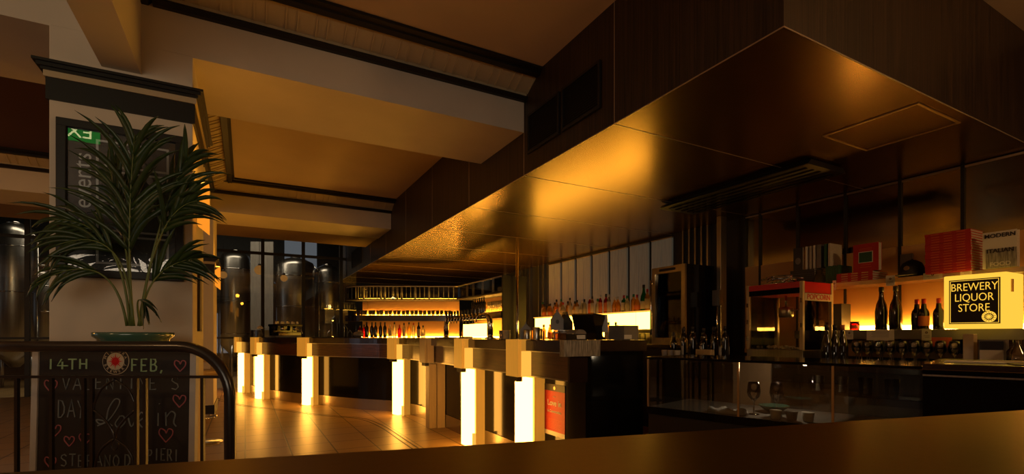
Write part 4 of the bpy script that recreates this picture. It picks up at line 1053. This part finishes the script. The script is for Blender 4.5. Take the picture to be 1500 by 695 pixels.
for fi, (b_, m0, t_, dy, nl, ll, t00) in enumerate(fr):
    A = Q(*b_, .0); B = Q(*m0, dy*.5); E = Q(*t_, dy); Cc = B*2-(A+E)*.5
    pt = lambda t: A*(1-t)**2 + Cc*2*t*(1-t) + E*t*t
    rach = [pt(i/16) for i in range(17)]
    st = MB().tube(rach, [.0075-.006*i/16 for i in range(17)], n=6).build('frond_stem', 'stem', pl)
    mb = MB()
    nl = max(4, int(nl*.8))
    for i in range(nl*2):
        s_ = 1 if i % 2 else -1; t0 = t00+(1-t00)*(i//2+.3*(s_ > 0))/nl; t0 = min(t0, .995)
        o = pt(t0); tan = (pt(min(t0+.02, 1))-pt(t0-.02)).normalized()
        side = tan.cross(Vector((0, -1, 0))).normalized()*s_
        dirv = (tan*(.85+.30*t0)+side*(.62-.25*t0)+Vector((0, rnd.uniform(-.35, .35), rnd.uniform(-.05, .1)))).normalized()
        l = ll*(.55+.75*math.sin(PI*min(1, .25+max(0, .75*(t0-t00)/(1-t00)))))*rnd.uniform(.85, 1.1)
        w_ = .0125; N = 6; prev = None
        wv = dirv.cross(Vector((0, 1, .25))).normalized()
        pos = o.copy(); d_ = dirv.copy(); lim = lambda p: Vector((p.x, min(p.y, (3.62-pxy[1]+SN*p.x)/CS), p.z))
        for k in range(N+1):
            f_ = k/N; ww = w_*math.sin(PI*min(.98, .12+.86*f_))**.8*(1 if k < N else .1)
            a_ = mb.bm.verts.new(lim(pos+wv*ww)); c_ = mb.bm.verts.new(lim(pos-wv*ww+Vector((0, .004, 0))))
            if prev:
                f2 = mb.bm.faces.new([prev[0], a_, c_, prev[1]]); f2.smooth = True
            prev = (a_, c_); d_ = (d_+Vector((0, 0, -.14-.09*f_))).normalized(); pos = pos+d_*l/N
    lf = mb.build('leaflets', 'leaf', pl)
    lf.modifiers.new('t', 'SOLIDIFY').thickness = .0012

# ---------------------------------------------------------------- framed poster on the column
fx0, fx1, fz0, fz1 = -.949, -.338, 1.49, 2.40; fw, fh = (fx1-fx0)/2, (fz1-fz0)/2
fp = thing('framed_poster', 'large black-framed events poster behind glass on the pale column', 'poster', ((fx0+fx1)/2, Y1-.003, fz0))
m_ = MB(); t = .046
m_.box(-fw, fw, -.035, 0, 0, t, bev=.004).box(-fw, fw, -.035, 0, 2*fh-t, 2*fh, bev=.004).box(-fw, -fw+t, -.035, 0, t-.004, 2*fh-t+.004, bev=.004).box(fw-t, fw, -.035, 0, t-.004, 2*fh-t+.004, bev=.004)
m_.build('frame', 'mould', fp)
MB().box(-fw+t, fw-t, -.010, 0, t, 2*fh-t).build('artwork', 'posterblack', fp)
MB().box(-fw+t, fw-t, -.016, -.014, t, 2*fh-t).build('glass', 'posterglass', fp)
m_ = MB()
def fbox(xa, xb, za, zb, w_=.012):
    m_.box(xa, xb, -.012, -.010, za, za+w_).box(xa, xb, -.012, -.010, zb-w_, zb).box(xa, xa+w_, -.012, -.010, za+w_, zb-w_).box(xb-w_, xb, -.012, -.010, za+w_, zb-w_)
fbox(-.13, .225, .665, .82); fbox(-.13, .225, .455, .645); fbox(-.13, .225, .28, .435); fbox(-.13, .225, .085, .26)
m_.build('printed_box', 'posterwhite', fp)
o = text('our events', .125, 'posterwhite', (-.19, -.011, .46), S_FACE, fp, 'printed_title', ext=.0005)
o.rotation_euler = (PI/2, -PI/2, 0)
text('Free-All March', .028, 'posterwhite', (.04, -.011, .77), S_FACE, fp, 'printed_text', ext=.0005)
# exit sign that the poster glass mirrors
ex = thing('exit_sign', 'green illuminated EXIT sign hanging from the ceiling, mirrored in the poster glass', 'exit sign', (-1.43, 1.47, 2.955))
MB().box(-.225, .225, -.03, .0, 0, .18, bev=.004).build('housing', 'white', ex)
MB().box(-.22, .22, .0, .004, .01, .17).build('lit_face', 'exitgreen', ex)
text('EXIT', .16, 'exitletters', (.005, .006, .092), N_FACE, ex, off=.0, sx=1.0)
for x in (-.2, .2): MB().tube([(x, -.015, .18), (x, -.015, CZ-2.95)], .005).build('hanger_rod', 'steel', ex)

# ---------------------------------------------------------------- wall sconces
def sconce(label, x, y, z):
    s_ = thing('wall_sconce', label, 'wall lamp', (x, y, z), 0, 'amber wall sconces on the columns')
    MB().box(.0, .012, -.045, .045, -.03, .03).build('wall_plate', 'steel', s_)
    m_ = MB()
    m_.prism([(.014, .11), (.080, .165), (.080, -.165), (.014, -.11)], 'y', -.055, .055)
    m_.build('shade', 'sconce', s_)
    MB().box(.010, .084, -.058, .058, -.007, .007).build('centre_band', 'brass', s_)
    MB().box(.02, .075, -.045, .045, .166, .170).build('lamp_opening', 'sconcein', s_)
sconce('amber wall sconce on the side of the near column with the poster', -.293, 3.90, 2.0)
sconce('amber wall sconce on the side of the second, farther column', -.395, 8.30, 1.98)
b = thing('framed_menu', 'narrow dark menu frame on the side of the near column', 'frame', (-.292, 4.15, 1.18))
MB().box(0, .015, -.10, .10, 0, .42).build('frame', 'iron', b); MB().box(.015, .017, -.08, .08, .02, .40).build('menu_sheet', 'grey', b)

# ---------------------------------------------------------------- bar stools
def stool(label, x, y, rz):
    s_ = thing('bar_stool', label, 'stool', (x, y, 0), rz, 'bar stools')
    MB().lathe([(.21, 0), (.21, .008), (.05, .02), (.03, .03)], n=28).build('base', 'steel', s_)
    MB().tube([(0, 0, .02), (0, 0, .72)], .022, n=12).build('column', 'chrome', s_)
    MB().lathe([(.05, .70), (.17, .72), (.20, .76), (.19, .785), (.10, .78)], n=28).build('seat', 'cream', s_)
    m_ = MB(); r0 = .20
    P_ = [(r0*math.cos(a), r0*math.sin(a), .88) for a in [PI*.15+i*PI*.7/12 for i in range(13)]]
    m_.tube(P_, .025, n=8); m_.tube([P_[0], (.15, .05, .77)], .012).tube([P_[-1], (-.15, .05, .77)], .012); m_.build('backrest', 'cream', s_)
    MB().tube([(.15*math.cos(a), .15*math.sin(a), .28) for a in [i*PI/8 for i in range(16)]], .008, n=6, closed=True).build('footrest', 'chrome', s_)
    MB().tube([(0, 0, .28), (.15, 0, .28)], .007, n=6).build('footrest_arm', 'chrome', s_)
stool('cream bar stool beyond the near column, partly behind the handrail', -.42, 6.2, .6)
stool('cream bar stool standing left of the near column', -1.75, 3.3, 2.2)

# ---------------------------------------------------------------- brewery hall behind
PY = 12.5
mb = MB()
for x in (-6, -4.7, -3.6, -2.2, -1.35, -.62, .35, 1.2, 2.05): mb.box(x-.035, x+.035, PY-.04, PY+.04, 0, 5.1)
mb.box(-8, 2.4, PY-.03, PY+.03, 2.98, 3.04).box(-8, 2.4, PY-.03, PY+.03, 1.08, 1.12)
struct('window_8', mb, 'blackmat')
struct('window_9', MB().box(-8, 2.4, PY-.004, PY+.004, 0, 5.1), 'casepane')
struct('window_10', MB().box(1.15, 2.15, 17.95, 17.99, 3.3, 5.0), 'windowlit')
struct('window_11', MB().box(-1.5, -.75, 17.95, 17.99, .6, 1.85).box(-.7, -.3, 17.95, 17.99, .6, 1.85), 'windowlit')
def tank(label, u, d, r, z0, z1):
    x, y = spot(u, d); t_ = thing('brewing_tank', label, 'tank', (x, y, 0), random.random(), 'steel brewing tanks')
    MB().lathe([(.08, z0-.35), (r, z0), (r, z1), (r*.92, z1+.10), (r*.5, z1+.2), (.10, z1+.24)], n=32).build('vessel', 'steel', t_)
    for k in range(4):
        a = k*PI/2+.4; MB().tube([(r*.9*math.cos(a), r*.9*math.sin(a), 0), (r*.9*math.cos(a), r*.9*math.sin(a), z0+.05)], .03).build('leg', 'steel', t_)
    MB().tube([(r*.7, -r*.8, z0-.2), (r*.75, -r*1.0, z0+.2), (r*.75, -r*1.0, z1-.1), (r*.4, -r*.3, z1+.2)], .022).build('pipe', 'chrome', t_)
    MB().lathe([(.13, 0), (.13, .04), (.10, .05)], (0, 0, z1+.22), n=20).build('manway', 'chrome', t_)
    for z in (z0+.3, (z0+z1)/2, z1-.3): MB().lathe([(r+.004, z-.012), (r+.008, z), (r+.004, z+.012)], n=32, cap=False).build('hoop', 'chrome', t_)
tank('tall steel brewing tank behind the glass, right beside the curved bar', 433, 13.9, .50, .8, 3.1)
tank('dark brewing tank behind glass nearest the bulkhead end', 480, 14.6, .38, .8, 3.0)
tank('slender brewing tank behind glass between the two window mullions', 345, 13.9, .38, .9, 3.3)
tank('short brewing tank behind glass behind the far column', 392, 15.0, .34, .7, 2.6)
tank('brewing tank glimpsed left of the near column behind the mullion', 22, 10.9, .36, .8, 3.4)
tank('brewing tank glimpsed between the near column and the mullion', 62, 12.6, .34, .8, 2.7)
tank('brewing tank at the far left edge of the hall', -45, 10.9, .38, .8, 3.6)
def globe(label, u, v, d, r):  # the three right of the column stand for lamp reflections in the glass
    x, y = spot(u, d); z = H-(v-492)*d/722.5
    g = thing('globe_pendant', label, 'pendant lamp', (x, y, z), 0, 'amber globe pendants')
    MB().sphere((0, 0, 0), r).build('globe', 'globe', g); MB().tube([(0, 0, r), (0, 0, 5.1-z)], .006).build('cord', 'blackmat', g); MB().lathe([(.03, 0), (.03, .05)], (0, 0, r-.01), n=12).build('collar', 'blackmat', g)
globe('amber globe pendant against the pale panel above the far bar end', 380, 396, 12.0, .115)
globe('small amber globe pendant in front of the tall steel tank', 416, 408, 11.8, .08)
globe('dim amber globe pendant beside the far column sconce', 327, 403, 12.3, .09)
globe('bright amber globe pendant at the left edge of the picture', 8, 366, 11.5, .14)
globe('amber globe pendant lower beside the brightest globe', 29, 377, 12.0, .11)
globe('lowest amber globe pendant left of the column', 12, 393, 12.3, .10)
b = MB().box(-.3, .3, -.02, .02, 0, 2.4).build('pale_panel', 'stripe', loc=(*spot(384, 13.4), 1.3), rz=-.45); tag(b, 'tall pale panel behind glass beside the amber globe', 'panel')
# pipework by the bulkhead
pw = thing('pipe_manifold', 'tangle of steel pipes and valves behind the curved bar', 'pipework', (*spot(495, 12.4), 0))
for k in range(5):
    x = -.25+k*.12; h_ = 1.2+.12*(k*3 % 4)
    MB().tube([(x, 0, 0), (x, 0, h_), (x+.06, -.03, h_+.08), (x+.12, 0, h_), (x+.12, 0, h_-.3)], .018).build('pipe', 'steel', pw)
MB().box(-.3, .25, .05, .12, 1.45, 1.8).build('control_box', 'steel', pw)
# unseen pane behind the viewer that the added south light shines through
struct('window_12', MB().box(-5.2, -.6, -4.19, -4.15, .5, 2.7), 'pane')

# ---------------------------------------------------------------- lights
def area(name, loc, rot, sx, sy, power, col):
    l = bpy.data.lights.new(name, 'AREA'); l.shape = 'RECTANGLE'; l.size = sx; l.size_y = sy; l.energy = power; l.color = col
    o = bpy.data.objects.new(name, l); C.objects.link(o); o.location = loc; o.rotation_euler = rot; return o
area('window_daylight', (-2.9, -4.3, 1.6), (PI/2, 0, 0), 4.4, 2.1, 125, (1, .80, .60))  # unseen fill added to lighten the beam and column fronts
area('hall_daylight', (-1.5, 13.6, 5.0), (0, 0, 0), 6, 1.0, 110, (1, .82, .62))  # overhead fill added to brighten the brewing tanks
def pt(name, loc, power, col=(1, .5, .14), r=.06):
    l = bpy.data.lights.new(name, 'POINT'); l.energy = power; l.color = col; l.shadow_soft_size = r
    o = bpy.data.objects.new(name, l); C.objects.link(o); o.location = loc; return o
pt('dining_lamp', (-4.2, .8, 2.6), 45, (1, .55, .22), .2); pt('dining_lamp', (-4.5, 6.4, 2.4), 35, (1, .42, .06), .2); pt('bar_end_lamp', (3.6, -1.2, 2.6), 60, (1, .56, .22), .2); pt('sconce_glow', (-.10, 3.9, 2.35), 2, (1, .40, .03), .05); pt('sconce_glow', (-.2, 8.3, 2.33), 2, (1, .40, .03), .05); pt('fridge_lamp', (4.78, 4.36, 1.93), 1.2, (1, .72, .42), .03); pt('case_lamp', in_case(.75, .30, .95), 2.2, (1, .75, .5), .02); area('ledge_downlight', (1.9, -.1, 2.5), (0, 0, 0), .12, .12, 16, (1, .48, .06)).data.spread = 1.3  # lights at bar end, in case and over ledge are added fill
W = bpy.data.worlds.new('world'); S.world = W; W.use_nodes = True
W.node_tree.nodes['Background'].inputs[0].default_value = (.5, .42, .35, 1); W.node_tree.nodes['Background'].inputs[1].default_value = .12
S.view_settings.view_transform = 'Standard'; S.view_settings.look = 'None'; S.view_settings.gamma = 1; S.view_settings.use_curve_mapping = False
S.view_settings.exposure = 0
S.cycles.use_denoising = True; S.cycles.max_bounces = 8; S.cycles.transparent_max_bounces = 24; S.cycles.sample_clamp_indirect = 1.5
S.cycles.caustics_reflective = False; S.cycles.caustics_refractive = False
